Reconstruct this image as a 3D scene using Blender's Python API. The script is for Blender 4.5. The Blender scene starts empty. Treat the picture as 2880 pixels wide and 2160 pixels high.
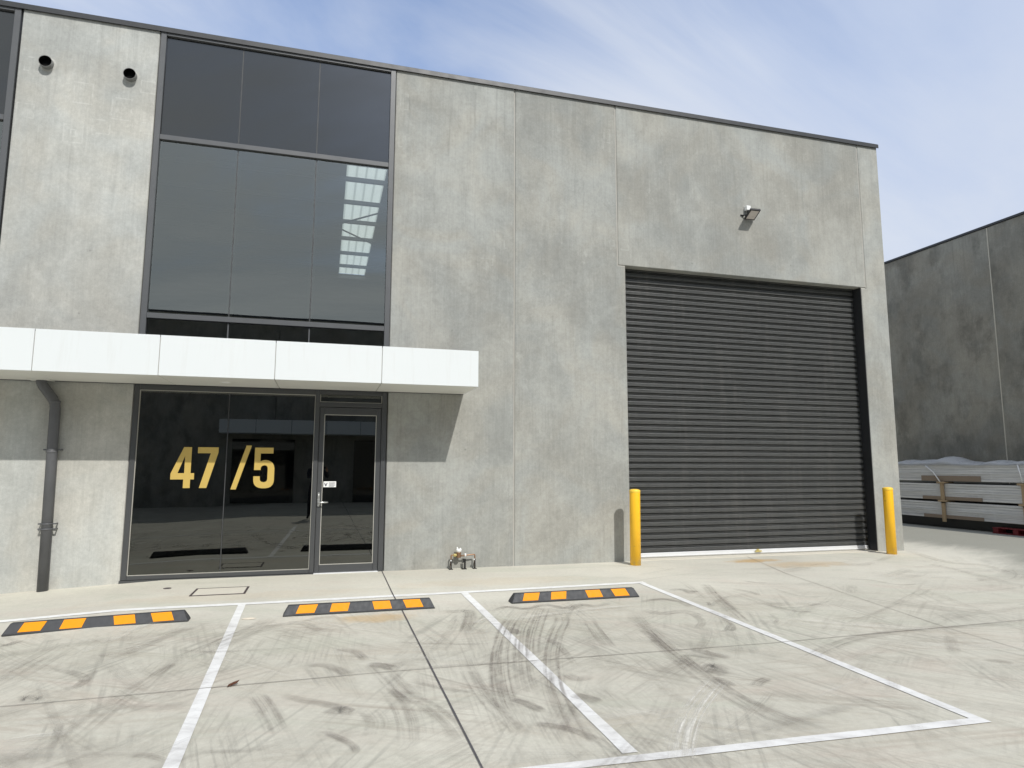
import bpy, bmesh, math, random
from mathutils import Vector, Matrix
random.seed(7)
S = bpy.context.scene
COL = S.collection
R = math.radians
CAM = (0.0, -9.9338, 1.5)

# ------------------------------------------------------------------ helpers
def gz(x, y=0.0):
    """height of the yard slab: level, with a slight fall at the left end"""
    t = min(max(0.0, -x - 2.0), 2.4)
    return -0.05 * t

def link(o, parent=None):
    COL.objects.link(o)
    if parent is not None:
        o.parent = parent
    return o

def tag(o, label=None, cat=None, group=None, kind=None):
    if label: o['label'] = label
    if cat: o['category'] = cat
    if group: o['group'] = group
    if kind: o['kind'] = kind
    return o

def empty(name, loc=(0, 0, 0), rz=0.0):
    o = bpy.data.objects.new(name, None)
    o.empty_display_size = 0.2
    o.location = loc
    o.rotation_euler = (0, 0, rz)
    return link(o)

class MB:
    """collects shapes in one bmesh and links them as ONE mesh object"""
    def __init__(s):
        s.bm = bmesh.new()
    def box(s, x0, x1, y0, y1, z0, z1, bev=0.0, seg=1):
        b = bmesh.new()
        bmesh.ops.create_cube(b, size=1.0)
        for v in b.verts:
            v.co = Vector(((x0+x1)/2 + v.co.x*(x1-x0), (y0+y1)/2 + v.co.y*(y1-y0), (z0+z1)/2 + v.co.z*(z1-z0)))
        if bev > 0:
            bmesh.ops.bevel(b, geom=b.edges[:], offset=bev, segments=seg, profile=0.5, affect='EDGES')
        s.add(b); return s
    def add(s, b, mat=None):
        if mat is not None:
            bmesh.ops.transform(b, matrix=mat, verts=b.verts[:])
        me = bpy.data.meshes.new('tmp'); b.to_mesh(me); b.free()
        s.bm.from_mesh(me); bpy.data.meshes.remove(me)
    def prism_xz(s, pts, y0, y1, bev=0.0, holes=()):
        """polygon in x,z extruded along y"""
        b = bmesh.new()
        loops = [pts] + list(holes)
        edges = []
        for lp in loops:
            vs = [b.verts.new((p[0], y0, p[1])) for p in lp]
            for i in range(len(vs)):
                edges.append(b.edges.new((vs[i], vs[(i+1) % len(vs)])))
        if holes:
            bmesh.ops.triangle_fill(b, use_beauty=True, use_dissolve=False, edges=edges)
        else:
            b.faces.new(b.verts[:])
        r = bmesh.ops.extrude_face_region(b, geom=b.faces[:])
        for g in r['geom']:
            if isinstance(g, bmesh.types.BMVert):
                g.co.y = y1
        bmesh.ops.recalc_face_normals(b, faces=b.faces[:])
        if bev > 0:
            ed = [e for e in b.edges if len(e.link_faces) == 2 and e.calc_face_angle(0) > 0.5]
            bmesh.ops.bevel(b, geom=ed, offset=bev, segments=1, profile=0.5, affect='EDGES')
        s.add(b); return s
    def prism(s, pts3, vec):
        """closed 3-D polygon extruded along a vector"""
        b = bmesh.new()
        vs = [b.verts.new(p) for p in pts3]
        b.faces.new(vs)
        r = bmesh.ops.extrude_face_region(b, geom=b.faces[:])
        for g in r['geom']:
            if isinstance(g, bmesh.types.BMVert):
                g.co += Vector(vec)
        bmesh.ops.recalc_face_normals(b, faces=b.faces[:])
        s.add(b); return s
    def tube(s, pts, r, n=14, caps=True):
        pts = [Vector(p) for p in pts]
        rs = r if isinstance(r, (list, tuple)) else [r]*len(pts)
        b = bmesh.new(); rings = []
        up = None
        for i, p in enumerate(pts):
            a = pts[max(i-1, 0)]; c = pts[min(i+1, len(pts)-1)]
            t = (c-a)
            if t.length < 1e-7: t = Vector((0, 0, 1))
            t.normalize()
            if up is None:
                up = Vector((0, 0, 1)) if abs(t.z) < 0.9 else Vector((1, 0, 0))
            u = t.cross(up).normalized(); w = u.cross(t).normalized(); up = w
            k = 1.0
            if 0 < i < len(pts)-1:
                t1 = (pts[i]-pts[i-1]).normalized()
                k = 1.0/max(0.6, t1.dot(t))
            rings.append([b.verts.new(p + (u*math.cos(2*math.pi*j/n) + w*math.sin(2*math.pi*j/n))*rs[i]) for j in range(n)])
        for i in range(len(rings)-1):
            for j in range(n):
                f = b.faces.new((rings[i][j], rings[i][(j+1) % n], rings[i+1][(j+1) % n], rings[i+1][j])); f.smooth = True
        if caps:
            b.faces.new(rings[0][::-1]); b.faces.new(rings[-1])
        bmesh.ops.recalc_face_normals(b, faces=b.faces[:])
        s.add(b); return s
    def lathe(s, prof, n=32, at=(0, 0, 0)):
        """profile (radius, z) turned round the vertical axis"""
        b = bmesh.new(); rings = []
        for r, z in prof:
            if r < 1e-5:
                rings.append([b.verts.new((at[0], at[1], at[2]+z))])
            else:
                rings.append([b.verts.new((at[0]+r*math.cos(2*math.pi*j/n), at[1]+r*math.sin(2*math.pi*j/n), at[2]+z)) for j in range(n)])
        for A, B in zip(rings, rings[1:]):
            for j in range(n):
                q = [A[j % len(A)], A[(j+1) % len(A)], B[(j+1) % len(B)], B[j % len(B)]]
                q = list(dict.fromkeys(q))
                if len(q) > 2:
                    f = b.faces.new(q); f.smooth = True
        if len(rings[0]) > 1: b.faces.new(rings[0][::-1])
        if len(rings[-1]) > 1: b.faces.new(rings[-1])
        bmesh.ops.recalc_face_normals(b, faces=b.faces[:])
        s.add(b); return s
    def build(s, name, mat, parent=None, loc=None):
        me = bpy.data.meshes.new(name)
        s.bm.to_mesh(me); s.bm.free()
        o = bpy.data.objects.new(name, me)
        if mat is not None: me.materials.append(mat)
        if loc is not None: o.location = loc
        return link(o, parent)

def kids(o):
    return [c for c in bpy.data.objects if c.parent == o]

def copy_tree(o, parent=None):
    c = o.copy()
    link(c, parent)
    for ch in kids(o):
        copy_tree(ch, c)
    return c

# ---------------------------------------------------------------- materials
class NT:
    """thin wrapper for building node trees"""
    def __init__(s, tree):
        s.t = tree; s.n = tree.nodes; s.l = tree.links
    def node(s, typ, **kw):
        n = s.n.new(typ)
        for k, v in kw.items(): setattr(n, k, v)
        return n
    def put(s, sock, v):
        if hasattr(v, 'links') or hasattr(v, 'is_output'):
            s.l.new(v, sock)
        else:
            sock.default_value = v
    def math(s, op, a, b=0.0, c=None, clamp=False):
        n = s.node('ShaderNodeMath', operation=op, use_clamp=clamp)
        s.put(n.inputs[0], a); s.put(n.inputs[1], b)
        if c is not None: s.put(n.inputs[2], c)
        return n.outputs[0]
    def mix(s, f, a, b, blend='MIX'):
        n = s.node('ShaderNodeMix', data_type='RGBA', blend_type=blend)
        n.clamp_factor = True
        s.put(n.inputs[0], f); s.put(n.inputs[6], a); s.put(n.inputs[7], b)
        return n.outputs[2]
    def ramp(s, f, stops, interp='LINEAR'):
        n = s.node('ShaderNodeValToRGB'); cr = n.color_ramp; cr.interpolation = interp
        while len(cr.elements) < len(stops): cr.elements.new(0.5)
        for e, (p, c) in zip(cr.elements, stops):
            e.position = p; e.color = c if len(c) == 4 else (*c, 1)
        s.put(n.inputs[0], f); return n.outputs[0]
    def step(s, v, a, b):
        n = s.node('ShaderNodeMapRange', interpolation_type='SMOOTHSTEP')
        s.put(n.inputs[0], v); n.inputs[1].default_value = a; n.inputs[2].default_value = b
        n.inputs[3].default_value = 0; n.inputs[4].default_value = 1
        return n.outputs[0]
    def lin(s, v, a, b, c=0.0, d=1.0):
        n = s.node('ShaderNodeMapRange')
        s.put(n.inputs[0], v)
        for i, q in zip((1, 2, 3, 4), (a, b, c, d)): n.inputs[i].default_value = q
        return n.outputs[0]
    def coord(s, what='Object'):
        return s.node('ShaderNodeTexCoord').outputs[what]
    def mapping(s, v, scale=(1, 1, 1), rot=(0, 0, 0), loc=(0, 0, 0)):
        if any(rot):      # turn first, stretch afterwards
            r = s.node('ShaderNodeMapping'); s.put(r.inputs[0], v); r.inputs[2].default_value = rot
            v = r.outputs[0]; rot = (0, 0, 0)
        n = s.node('ShaderNodeMapping')
        s.put(n.inputs[0], v)
        n.inputs[1].default_value = loc; n.inputs[2].default_value = rot; n.inputs[3].default_value = scale
        return n.outputs[0]
    def noise(s, v, scale=5, detail=6, rough=0.55, dist=0.0, out=0):
        n = s.node('ShaderNodeTexNoise')
        s.put(n.inputs['Vector'], v)
        n.inputs['Scale'].default_value = scale; n.inputs['Detail'].default_value = detail
        n.inputs['Roughness'].default_value = rough; n.inputs['Distortion'].default_value = dist
        return n.outputs[out]
    def sep(s, v):
        n = s.node('ShaderNodeSeparateXYZ'); s.put(n.inputs[0], v); return n.outputs
    def comb(s, x, y, z):
        n = s.node('ShaderNodeCombineXYZ')
        for i, q in enumerate((x, y, z)): s.put(n.inputs[i], q)
        return n.outputs[0]
    def bump(s, h, strength=0.2, dist=0.01):
        n = s.node('ShaderNodeBump')
        n.inputs['Strength'].default_value = strength; n.inputs['Distance'].default_value = dist
        s.put(n.inputs['Height'], h); return n.outputs[0]

def new_mat(name):
    m = bpy.data.materials.new(name); m.use_nodes = True
    t = NT(m.node_tree); t.n.clear()
    out = t.node('ShaderNodeOutputMaterial')
    return m, t, out

def principled(t, out, color, rough=0.6, metal=0.0, normal=None, spec=0.5):
    b = t.node('ShaderNodeBsdfPrincipled')
    t.put(b.inputs['Base Color'], color); t.put(b.inputs['Roughness'], rough); t.put(b.inputs['Metallic'], metal)
    b.inputs['Specular IOR Level'].default_value = spec
    if normal is not None: t.put(b.inputs['Normal'], normal)
    t.l.new(b.outputs[0], out.inputs[0]); return b

def simple(name, col, rough=0.5, metal=0.0, var=0.12, scale=6.0, spec=0.5, bump=0.0):
    m, t, out = new_mat(name)
    v = t.coord()
    n = t.noise(v, scale, 8, 0.6)
    c = t.mix(n, (*[q*(1-var) for q in col], 1), (*[min(1, q*(1+var)) for q in col], 1))
    r = t.lin(t.noise(v, scale*2.3, 4), 0.3, 0.7, rough*0.85, min(1, rough*1.15))
    nb = t.bump(t.noise(v, scale*12, 4), bump, 0.004) if bump else None
    principled(t, out, c, r, metal, nb, spec)
    return m

def concrete_wall(name, base, contrast=1.0, dark=0.0, marks=False):
    """precast panel: blotches, vertical run-down streaks, pin holes; every panel a little different"""
    m, t, out = new_mat(name)
    oi = t.node('ShaderNodeObjectInfo').outputs['Random']
    v0 = t.coord()
    off = t.comb(t.math('MULTIPLY', oi, 37.0), t.math('MULTIPLY', oi, 11.0), t.math('MULTIPLY', oi, 23.0))
    va = t.node('ShaderNodeVectorMath', operation='ADD'); t.put(va.inputs[0], v0); t.put(va.inputs[1], off)
    v = va.outputs[0]
    big = t.noise(v, 0.55, 5, 0.55, 0.4)
    mid = t.noise(t.mapping(v, (1.0, 1.0, 0.6)), 2.2, 7, 0.62, 0.6)
    streak = t.noise(t.mapping(v, (7.0, 7.0, 0.45)), 1.6, 6, 0.65, 0.2)
    fine = t.noise(v, 26, 6, 0.7)
    grain = t.noise(v, 120, 3, 0.7)
    hue = t.noise(v, 0.9, 3, 0.5, 1.0)
    c = contrast
    b = Vector(base)
    pt = t.lin(oi, 0.0, 1.0, 0.94, 1.06)
    col = t.mix(t.step(big, 0.34, 0.66), (*(b*(1-.13*c)), 1), (*(b*(1+.11*c)), 1))
    col = t.mix(t.math('MULTIPLY', t.step(mid, 0.42, 0.72), 0.42*c), col, (*(b*0.76), 1))
    col = t.mix(t.math('MULTIPLY', t.step(mid, 0.50, 0.28), 0.40*c), col, (*(b*1.20), 1))
    col = t.mix(t.math('MULTIPLY', t.step(streak, 0.5, 0.78), 0.40*c), col, (*(b*0.70), 1))
    col = t.mix(t.math('MULTIPLY', t.step(streak, 0.45, 0.22), 0.30*c), col, (*(b*1.22), 1))
    col = t.mix(1.0, col, t.comb(pt, pt, pt), 'MULTIPLY')
    drip = t.noise(t.mapping(v, (11, 11, 0.25)), 1.3, 5, 0.6, 0.1)
    dz = t.math('MULTIPLY', t.step(drip, 0.50, 0.70), t.step(t.sep(v0)[2], 5.6, 7.8))
    col = t.mix(t.math('MULTIPLY', dz, 0.30), col, (*(b*0.66), 1))
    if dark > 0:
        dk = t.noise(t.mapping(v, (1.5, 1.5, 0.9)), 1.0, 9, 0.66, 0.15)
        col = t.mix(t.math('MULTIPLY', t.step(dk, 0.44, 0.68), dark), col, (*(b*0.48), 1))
    tint = t.mix(t.step(hue, 0.35, 0.65), (1.02, 1.0, 0.965, 1), (0.98, 1.0, 1.01, 1))
    col = t.mix(1.0, col, tint, 'MULTIPLY')
    hair = t.noise(t.mapping(v, (34, 34, 1.1)), 1.5, 6, 0.7)
    hs = t.lin(hair, 0.3, 0.7, 0.94, 1.05)
    col = t.mix(1.0, col, t.comb(hs, hs, hs), 'MULTIPLY')
    mot = t.noise(v, 8.5, 7, 0.72, 0.5)
    ms = t.lin(mot, 0.3, 0.7, 0.92, 1.08)
    col = t.mix(1.0, col, t.comb(ms, ms, ms), 'MULTIPLY')
    chalk = t.step(t.noise(t.mapping(v, (1, 1, 0.7), (0, 0, 0), (7, 3, 5)), 3.6, 8, 0.7, 0.3), 0.60, 0.72)
    col = t.mix(t.math('MULTIPLY', chalk, 0.40), col, (*(b*1.36), 1))
    sp = t.lin(fine, 0.3, 0.7, 0.92, 1.08)
    col = t.mix(1.0, col, t.comb(sp, sp, sp), 'MULTIPLY')
    sg = t.lin(grain, 0.3, 0.7, 0.92, 1.08)
    col = t.mix(1.0, col, t.comb(sg, sg, sg), 'MULTIPLY')
    # pin holes and small knocks
    vo = t.node('ShaderNodeTexVoronoi'); t.put(vo.inputs['Vector'], v); vo.inputs['Scale'].default_value = 2.6
    hole = t.math('MULTIPLY', t.step(vo.outputs['Distance'], 0.055, 0.02), t.step(t.noise(v, 1.7, 2), 0.52, 0.6))
    col = t.mix(t.math('MULTIPLY', hole, 0.55), col, (*(b*0.5), 1))
    if True:
        # pale outlines of the cast-in plates near the top of the panel
        q = t.sep(v0)
        total = None
        for cx, cz, hx, hz in ((-3.42, 6.66, .115, .15), (-2.93, 6.50, .12, .16), (-3.50, 6.05, .115, .125), (-3.17, 6.20, .11, .10),
                               (-4.05, 6.98, .10, .10), (-4.09, 6.30, .10, .10), (-3.50, 6.06, .03, .05), (-2.62, 6.88, .09, .09), (-2.60, 6.26, .07, .08), (1.02, 7.25, .06, .13), (1.00, 6.58, .05, .09), (4.50, 7.18, .055, .12), (4.80, 5.26, .07, .09), (4.55, 5.27, .05, .05), (2.70, 5.10, .03, .10), (2.36, 4.75, .12, .05)):
            dx = t.math('SUBTRACT', t.math('ABSOLUTE', t.math('SUBTRACT', q[0], cx)), hx)
            dz = t.math('SUBTRACT', t.math('ABSOLUTE', t.math('SUBTRACT', q[2], cz)), hz)
            d = t.math('ABSOLUTE', t.math('MAXIMUM', dx, dz))
            k = t.step(d, 0.013, 0.004)
            total = k if total is None else t.math('MAXIMUM', total, k)
        brk = t.step(t.noise(v0, 9, 4), 0.40, 0.56)
        col = t.mix(t.math('MULTIPLY', t.math('MULTIPLY', total, brk), 0.34), col, (*(b*1.45), 1))
    h = t.math('ADD', t.math('MULTIPLY', fine, 0.6), t.math('MULTIPLY', grain, 0.3))
    principled(t, out, col, 0.82, 0.0, t.bump(h, 0.22, 0.006), 0.3)
    return m

def ground_mat():
    m, t, out = new_mat('yard_concrete')
    v = t.coord()
    q = t.sep(v)
    base = Vector((0.600, 0.578, 0.500))
    big = t.noise(v, 0.32, 5, 0.55, 0.6)
    mid = t.noise(v, 1.5, 7, 0.62, 0.8)
    fine = t.noise(v, 22, 6, 0.7)
    grain = t.noise(v, 160, 3, 0.75)
    col = t.mix(t.step(big, 0.33, 0.67), (*(base*0.90), 1), (*(base*1.06), 1))
    col = t.mix(t.math('MULTIPLY', t.step(mid, 0.46, 0.75), 0.30), col, (*(base*0.78), 1))
    # trowel streaks across the slab
    tr = t.noise(t.mapping(v, (0.9, 5.5, 1), (0, 0, R(6))), 2.0, 7, 0.62, 1.3)
    col = t.mix(t.math('MULTIPLY', t.step(tr, 0.50, 0.78), 0.12), col, (0.50, 0.43, 0.36, 1))
    col = t.mix(t.math('MULTIPLY', t.step(tr, 0.45, 0.25), 0.10), col, (*(base*1.13), 1))
    # worn rubber film in the bays, several directions of scuffing
    bay = t.math('MULTIPLY', t.step(q[1], -2.25, -3.3), 1.0)
    far = t.step(q[0], 4.0, 9.5)
    use = t.math('MULTIPLY', bay, t.math('SUBTRACT', 1.0, t.math('MULTIPLY', far, 0.45)))
    col = t.mix(t.math('MULTIPLY', use, 0.38), col, (0.485, 0.468, 0.392, 1))
    # broad soft film first, then patches of fine scratch-like scuffing, each patch with its own direction
    for k, (ang, sx, sy, sc, lo, hi, amt, cc) in enumerate((
            (75, 0.8, 3.0, 1.1, 0.46, 0.74, 0.34, (0.382, 0.360, 0.295, 1)),
            (40, 0.8, 3.4, 1.2, 0.48, 0.74, 0.34, (0.392, 0.371, 0.300, 1)),
            (122, 0.8, 3.4, 1.1, 0.48, 0.74, 0.34, (0.371, 0.355, 0.295, 1)),
            (18, 0.8, 2.6, 1.0, 0.49, 0.75, 0.30, (0.456, 0.387, 0.300, 1)))):
        n = t.noise(t.mapping(v, (sx, sy, 1), (0, 0, R(ang)), (k*13.7, k*5.1, 0)), sc, 9, 0.68, 0.75)
        col = t.mix(t.math('MULTIPLY', t.math('MULTIPLY', t.step(n, lo, hi), amt), use), col, cc)
    for k, (ang, sy, sc, amt, cc) in enumerate((
            (78, 20, 1.0, 0.62, (0.286, 0.274, 0.235, 1)), (52, 22, 1.1, 0.60, (0.318, 0.296, 0.245, 1)), (118, 20, 1.0, 0.60, (0.286, 0.279, 0.240, 1)),
            (95, 26, 1.2, 0.55, (0.307, 0.290, 0.245, 1)), (28, 18, 1.1, 0.55, (0.350, 0.306, 0.250, 1)), (142, 20, 1.0, 0.55, (0.318, 0.296, 0.250, 1)), (4, 16, 1.0, 0.45, (0.382, 0.333, 0.270, 1)))):
        n = t.noise(t.mapping(v, (0.7, sy, 1), (0, 0, R(ang)), (k*17.3, k*9.1, 0)), sc, 5, 0.6, 0.25)
        mk = t.noise(t.mapping(v, (0.8, 1.6, 1), (0, 0, R(ang)), (k*7.7, 40+k*3.3, 0)), 0.85, 4, 0.55, 0.5)
        f = t.math('MULTIPLY', t.step(n, 0.46, 0.66), t.step(mk, 0.47, 0.66))
        col = t.mix(t.math('MULTIPLY', t.math('MULTIPLY', f, amt), use), col, cc)
    # pinkish and greenish film
    h1 = t.noise(t.mapping(v, (0.7, 2.0, 1), (0, 0, R(20)), (3, 9, 0)), 0.8, 4, 0.6, 1.0)
    col = t.mix(t.math('MULTIPLY', t.step(h1, 0.52, 0.72), 0.20), col, (0.52, 0.41, 0.35, 1))
    col = t.mix(t.math('MULTIPLY', t.step(h1, 0.50, 0.30), 0.36), col, (0.46, 0.47, 0.385, 1))
    # darker lane at the side of the building, with a curved ragged edge
    yy = t.math('MINIMUM', t.math('SUBTRACT', q[1], 0.1), 0.0)
    edge = t.math('SUBTRACT', 11.35, t.math('MULTIPLY', t.math('MULTIPLY', yy, yy), 0.31))
    dd = t.math('SUBTRACT', q[0], edge)
    ln = t.noise(t.mapping(v, (0.5, 2.2, 1), (0, 0, R(-25))), 1.3, 6, 0.62, 0.8)
    dd = t.math('ADD', dd, t.math('MULTIPLY', t.math('SUBTRACT', ln, 0.5), 1.6))
    lane = t.math('MULTIPLY', t.step(dd, -0.5, 0.9), t.step(q[1], -3.6, -1.6))
    col = t.mix(t.math('MULTIPLY', lane, 0.88), col, (0.275, 0.272, 0.235, 1))
    # rust and clay stains
    for cx, cy, rx, ry, a in ((6.75, -.45, .55, .22, .75), (7.3, -1.0, .9, .35, .38), (0.55, -3.0, .45, .22, .5), (2.2, -1.25, 1.6, .35, .14), (-0.9, -1.45, 2.0, .3, .12)):
        e = t.math('ADD', t.math('POWER', t.math('ABSOLUTE', t.math('DIVIDE', t.math('SUBTRACT', q[0], cx), rx)), 2.0),
                   t.math('POWER', t.math('ABSOLUTE', t.math('DIVIDE', t.math('SUBTRACT', q[1], cy), ry)), 2.0))
        e = t.math('ADD', e, t.math('MULTIPLY', t.math('SUBTRACT', t.noise(v, 4.5, 6, 0.65), 0.5), 2.4))
        col = t.mix(t.math('MULTIPLY', t.step(e, 1.1, 0.0), a), col, (0.52, 0.335, 0.135, 1))
    sp = t.lin(fine, 0.3, 0.7, 0.93, 1.07)
    col = t.mix(1.0, col, t.comb(sp, sp, sp), 'MULTIPLY')
    sg = t.lin(grain, 0.3, 0.7, 0.90, 1.10)
    col = t.mix(1.0, col, t.comb(sg, sg, sg), 'MULTIPLY')
    hh = t.math('ADD', t.math('MULTIPLY', fine, 0.5), t.math('MULTIPLY', grain, 0.5))
    principled(t, out, col, 0.72, 0.0, t.bump(hh, 0.18, 0.004), 0.35)
    return m

def tyre_mat():
    """rubber film: transparent between the tread lines; strength and kind per ribbon come as a colour attribute"""
    m, t, out = new_mat('tyre_rubber_film')
    uv = t.node('ShaderNodeUVMap'); uv.uv_map = 'UVMap'
    q = t.sep(uv.outputs[0])
    a = t.node('ShaderNodeAttribute'); a.attribute_name = 'film'
    fs = t.sep(a.outputs['Color'])             # strength, tread amount, light film
    u, vv = q[0], q[1]
    v = t.coord()
    idn = t.math('MULTIPLY', t.math('FLOOR', t.math('DIVIDE', vv, 30.0)), 7.31)
    rn = t.noise(t.comb(t.math('MULTIPLY', u, 6.5), t.math('MULTIPLY', vv, 0.35), idn), 1.0, 2, 0.5)
    ribs = t.step(rn, 0.40, 0.60)
    edge = t.math('MULTIPLY', t.step(u, 0.0, 0.22), t.step(u, 1.0, 0.78))
    n1 = t.noise(v, 4.0, 7, 0.68)
    n2 = t.noise(t.comb(t.math('MULTIPLY', u, 4.5), t.math('MULTIPLY', vv, 0.7), idn), 2.4, 7, 0.66)
    lug = t.math('SINE', t.math('ADD', t.math('MULTIPLY', vv, 2*math.pi/0.05), t.math('MULTIPLY', u, 9)))
    lug = t.lin(lug, -1, 1, 0.9, 1.0)
    pat = t.math('ADD', t.math('MULTIPLY', t.math('MULTIPLY', ribs, lug), fs[1]), t.math('SUBTRACT', 1.0, fs[1]))
    f = t.math('MULTIPLY', t.math('MULTIPLY', pat, edge), t.math('MULTIPLY', t.step(n1, 0.24, 0.60), t.step(n2, 0.24, 0.60)))
    f = t.math('MULTIPLY', f, fs[0], clamp=True)
    d = t.node('ShaderNodeBsdfDiffuse')
    c = t.mix(fs[2], t.mix(t.noise(v, 3, 3), (0.19, 0.18, 0.165, 1), (0.29, 0.245, 0.21, 1)), (0.70, 0.68, 0.62, 1))
    t.put(d.inputs[0], c)
    tr = t.node('ShaderNodeBsdfTransparent')
    mx = t.node('ShaderNodeMixShader')
    t.put(mx.inputs[0], f); t.l.new(tr.outputs[0], mx.inputs[1]); t.l.new(d.outputs[0], mx.inputs[2])
    t.l.new(mx.outputs[0], out.inputs[0])
    return m

def paint_mat():
    m, t, out = new_mat('road_paint')
    v = t.coord()
    q = t.sep(v)
    dirt = t.step(q[1], -2.3, -3.4)
    n = t.noise(v, 7, 8, 0.7)
    n2 = t.noise(t.mapping(v, (3, 3, 1)), 2.2, 6, 0.6)
    c = t.mix(t.step(n2, 0.35, 0.7), (0.86, 0.86, 0.84, 1), (0.74, 0.735, 0.71, 1))
    c = t.mix(t.math('MULTIPLY', t.step(n, 0.46, 0.72), t.lin(dirt, 0, 1, 0.15, 0.62)), c, (0.46, 0.44, 0.42, 1))
    rot = t.noise(t.mapping(v, (1.2, 12, 1), (0, 0, R(25))), 1.3, 6, 0.6)
    c = t.mix(t.math('MULTIPLY', t.step(rot, 0.5, 0.7), t.math('MULTIPLY', dirt, 0.5)), c, (0.43, 0.42, 0.41, 1))
    c = t.mix(t.math('MULTIPLY', dirt, 0.30), c, (0.56, 0.55, 0.54, 1))
    chip = t.step(t.noise(v, 38, 5, 0.7), 0.66, 0.72)
    c = t.mix(t.math('MULTIPLY', chip, 0.7), c, (0.45, 0.43, 0.39, 1))
    principled(t, out, c, 0.6, 0, t.bump(t.noise(v, 90, 4), 0.2, 0.003), 0.35)
    return m

def glass_mat(name, tint, ior, wave=0.0):
    """tinted, coated architectural glazing"""
    m, t, out = new_mat(name)
    v = t.coord()
    h = t.noise(t.mapping(v, (0.55, 1, 0.8)), 0.9, 2, 0.4)
    nb = t.bump(h, wave, 0.05) if wave else None
    fr = t.node('ShaderNodeFresnel'); fr.inputs[0].default_value = ior
    g = t.node('ShaderNodeBsdfGlossy'); g.inputs['Roughness'].default_value = 0.0
    g.inputs[0].default_value = (0.97, 1.0, 0.94, 1)
    if nb is not None: t.put(g.inputs['Normal'], nb)
    tr = t.node('ShaderNodeBsdfTransparent'); tr.inputs[0].default_value = (*tint, 1)
    mx = t.node('ShaderNodeMixShader')
    bk = t.math('SUBTRACT', 1.0, t.node('ShaderNodeNewGeometry').outputs['Backfacing'])
    t.put(mx.inputs[0], t.math('MULTIPLY', fr.outputs[0], bk)); t.l.new(tr.outputs[0], mx.inputs[1]); t.l.new(g.outputs[0], mx.inputs[2])
    t.l.new(mx.outputs[0], out.inputs[0])
    return m

def wrap_mat():
    m, t, out = new_mat('white_wrapped_boards')
    v = t.coord()
    q = t.sep(v)
    lay = t.math('FRACT', t.math('MULTIPLY', q[2], 14.0))
    ln = t.step(t.math('ABSOLUTE', t.math('SUBTRACT', lay, 0.5)), 0.40, 0.49)
    n = t.noise(t.mapping(v, (1, 0.4, 12)), 2.0, 6, 0.6)
    c = t.mix(t.step(n, 0.35, 0.68), (0.60, 0.60, 0.60, 1), (0.84, 0.84, 0.835, 1))
    c = t.mix(t.math('MULTIPLY', ln, 0.5), c, (0.36, 0.36, 0.37, 1))
    n3 = t.noise(v, 3.0, 6, 0.65, 0.8)
    c = t.mix(t.math('MULTIPLY', t.step(n3, 0.5, 0.7), 0.35), c, (0.82, 0.83, 0.84, 1))
    bh = t.math('ADD', t.math('MULTIPLY', ln, -0.6), t.noise(t.mapping(v, (3, 1.2, 8)), 2.5, 6))
    principled(t, out, c, 0.42, 0, t.bump(bh, 0.5, 0.012), 0.5)
    return m

def wood_mat():
    m, t, out = new_mat('raw_timber')
    v = t.coord()
    n = t.noise(t.mapping(v, (9, 9, 0.9)), 3, 7, 0.6, 0.7)
    c = t.mix(n, (0.33, 0.235, 0.14, 1), (0.55, 0.42, 0.27, 1))
    principled(t, out, c, 0.75, 0, t.bump(n, 0.2, 0.004), 0.3)
    return m

M = {}
M['panel'] = concrete_wall('precast_concrete', (0.326, 0.329, 0.309), 1.15)
M['panel_marked'] = concrete_wall('precast_concrete_with_plate_marks', (0.425, 0.428, 0.405), 0.95, 0.0, True)
M['panel_dark'] = concrete_wall('weathered_precast_concrete', (0.315, 0.302, 0.262), 1.15, 0.72)
M['seal'] = simple('joint_sealant', (0.40, 0.385, 0.35), 0.7, 0, 0.2, 3)
M['steel'] = simple('dark_grey_coated_steel', (0.036, 0.038, 0.041), 0.42, 0.0, 0.10, 3)
M['alu'] = simple('charcoal_window_frame', (0.098, 0.102, 0.107), 0.38, 0.0, 0.08, 2)
M['alu_dark'] = simple('black_grey_window_frame', (0.062, 0.065, 0.068), 0.36, 0.0, 0.08, 2)
M['silicone'] = simple('grey_silicone_joint', (0.05, 0.052, 0.054), 0.6, 0, 0.1, 3)
M['gasket'] = simple('pale_glazing_bead', (0.42, 0.41, 0.37), 0.5, 0.0, 0.1, 4)
def curtain_mat():
    m, t, out = new_mat('charcoal_roller_curtain')
    v = t.coord()
    c = t.mix(t.noise(t.mapping(v, (0.5, 1, 2.4)), 1.3, 6, 0.6), (0.115, 0.120, 0.119, 1), (0.165, 0.169, 0.166, 1))
    d = t.noise(t.mapping(v, (5, 1, 0.5)), 1.6, 7, 0.66)
    c = t.mix(t.math('MULTIPLY', t.step(d, 0.50, 0.74), 0.35), c, (0.24, 0.235, 0.22, 1))
    sm = t.noise(t.mapping(v, (1.5, 1, 1.5), (0, 0, 0), (4, 0, 2)), 1.4, 7, 0.66)
    c = t.mix(t.math('MULTIPLY', t.step(sm, 0.60, 0.72), 0.4), c, (0.075, 0.076, 0.076, 1))
    nb = t.bump(t.noise(t.mapping(v, (1.4, 1, 6)), 1.2, 3), 0.25, 0.02)
    principled(t, out, c, t.lin(sm, 0.3, 0.7, 0.30, 0.46), 0, nb, 0.5)
    return m
M['curtain'] = curtain_mat()
M['guide'] = simple('black_steel_guide', (0.02, 0.021, 0.023), 0.5, 0.0, 0.2, 3)
M['mill'] = simple('mill_finish_aluminium', (0.74, 0.75, 0.76), 0.42, 0.25, 0.08, 4)
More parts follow.
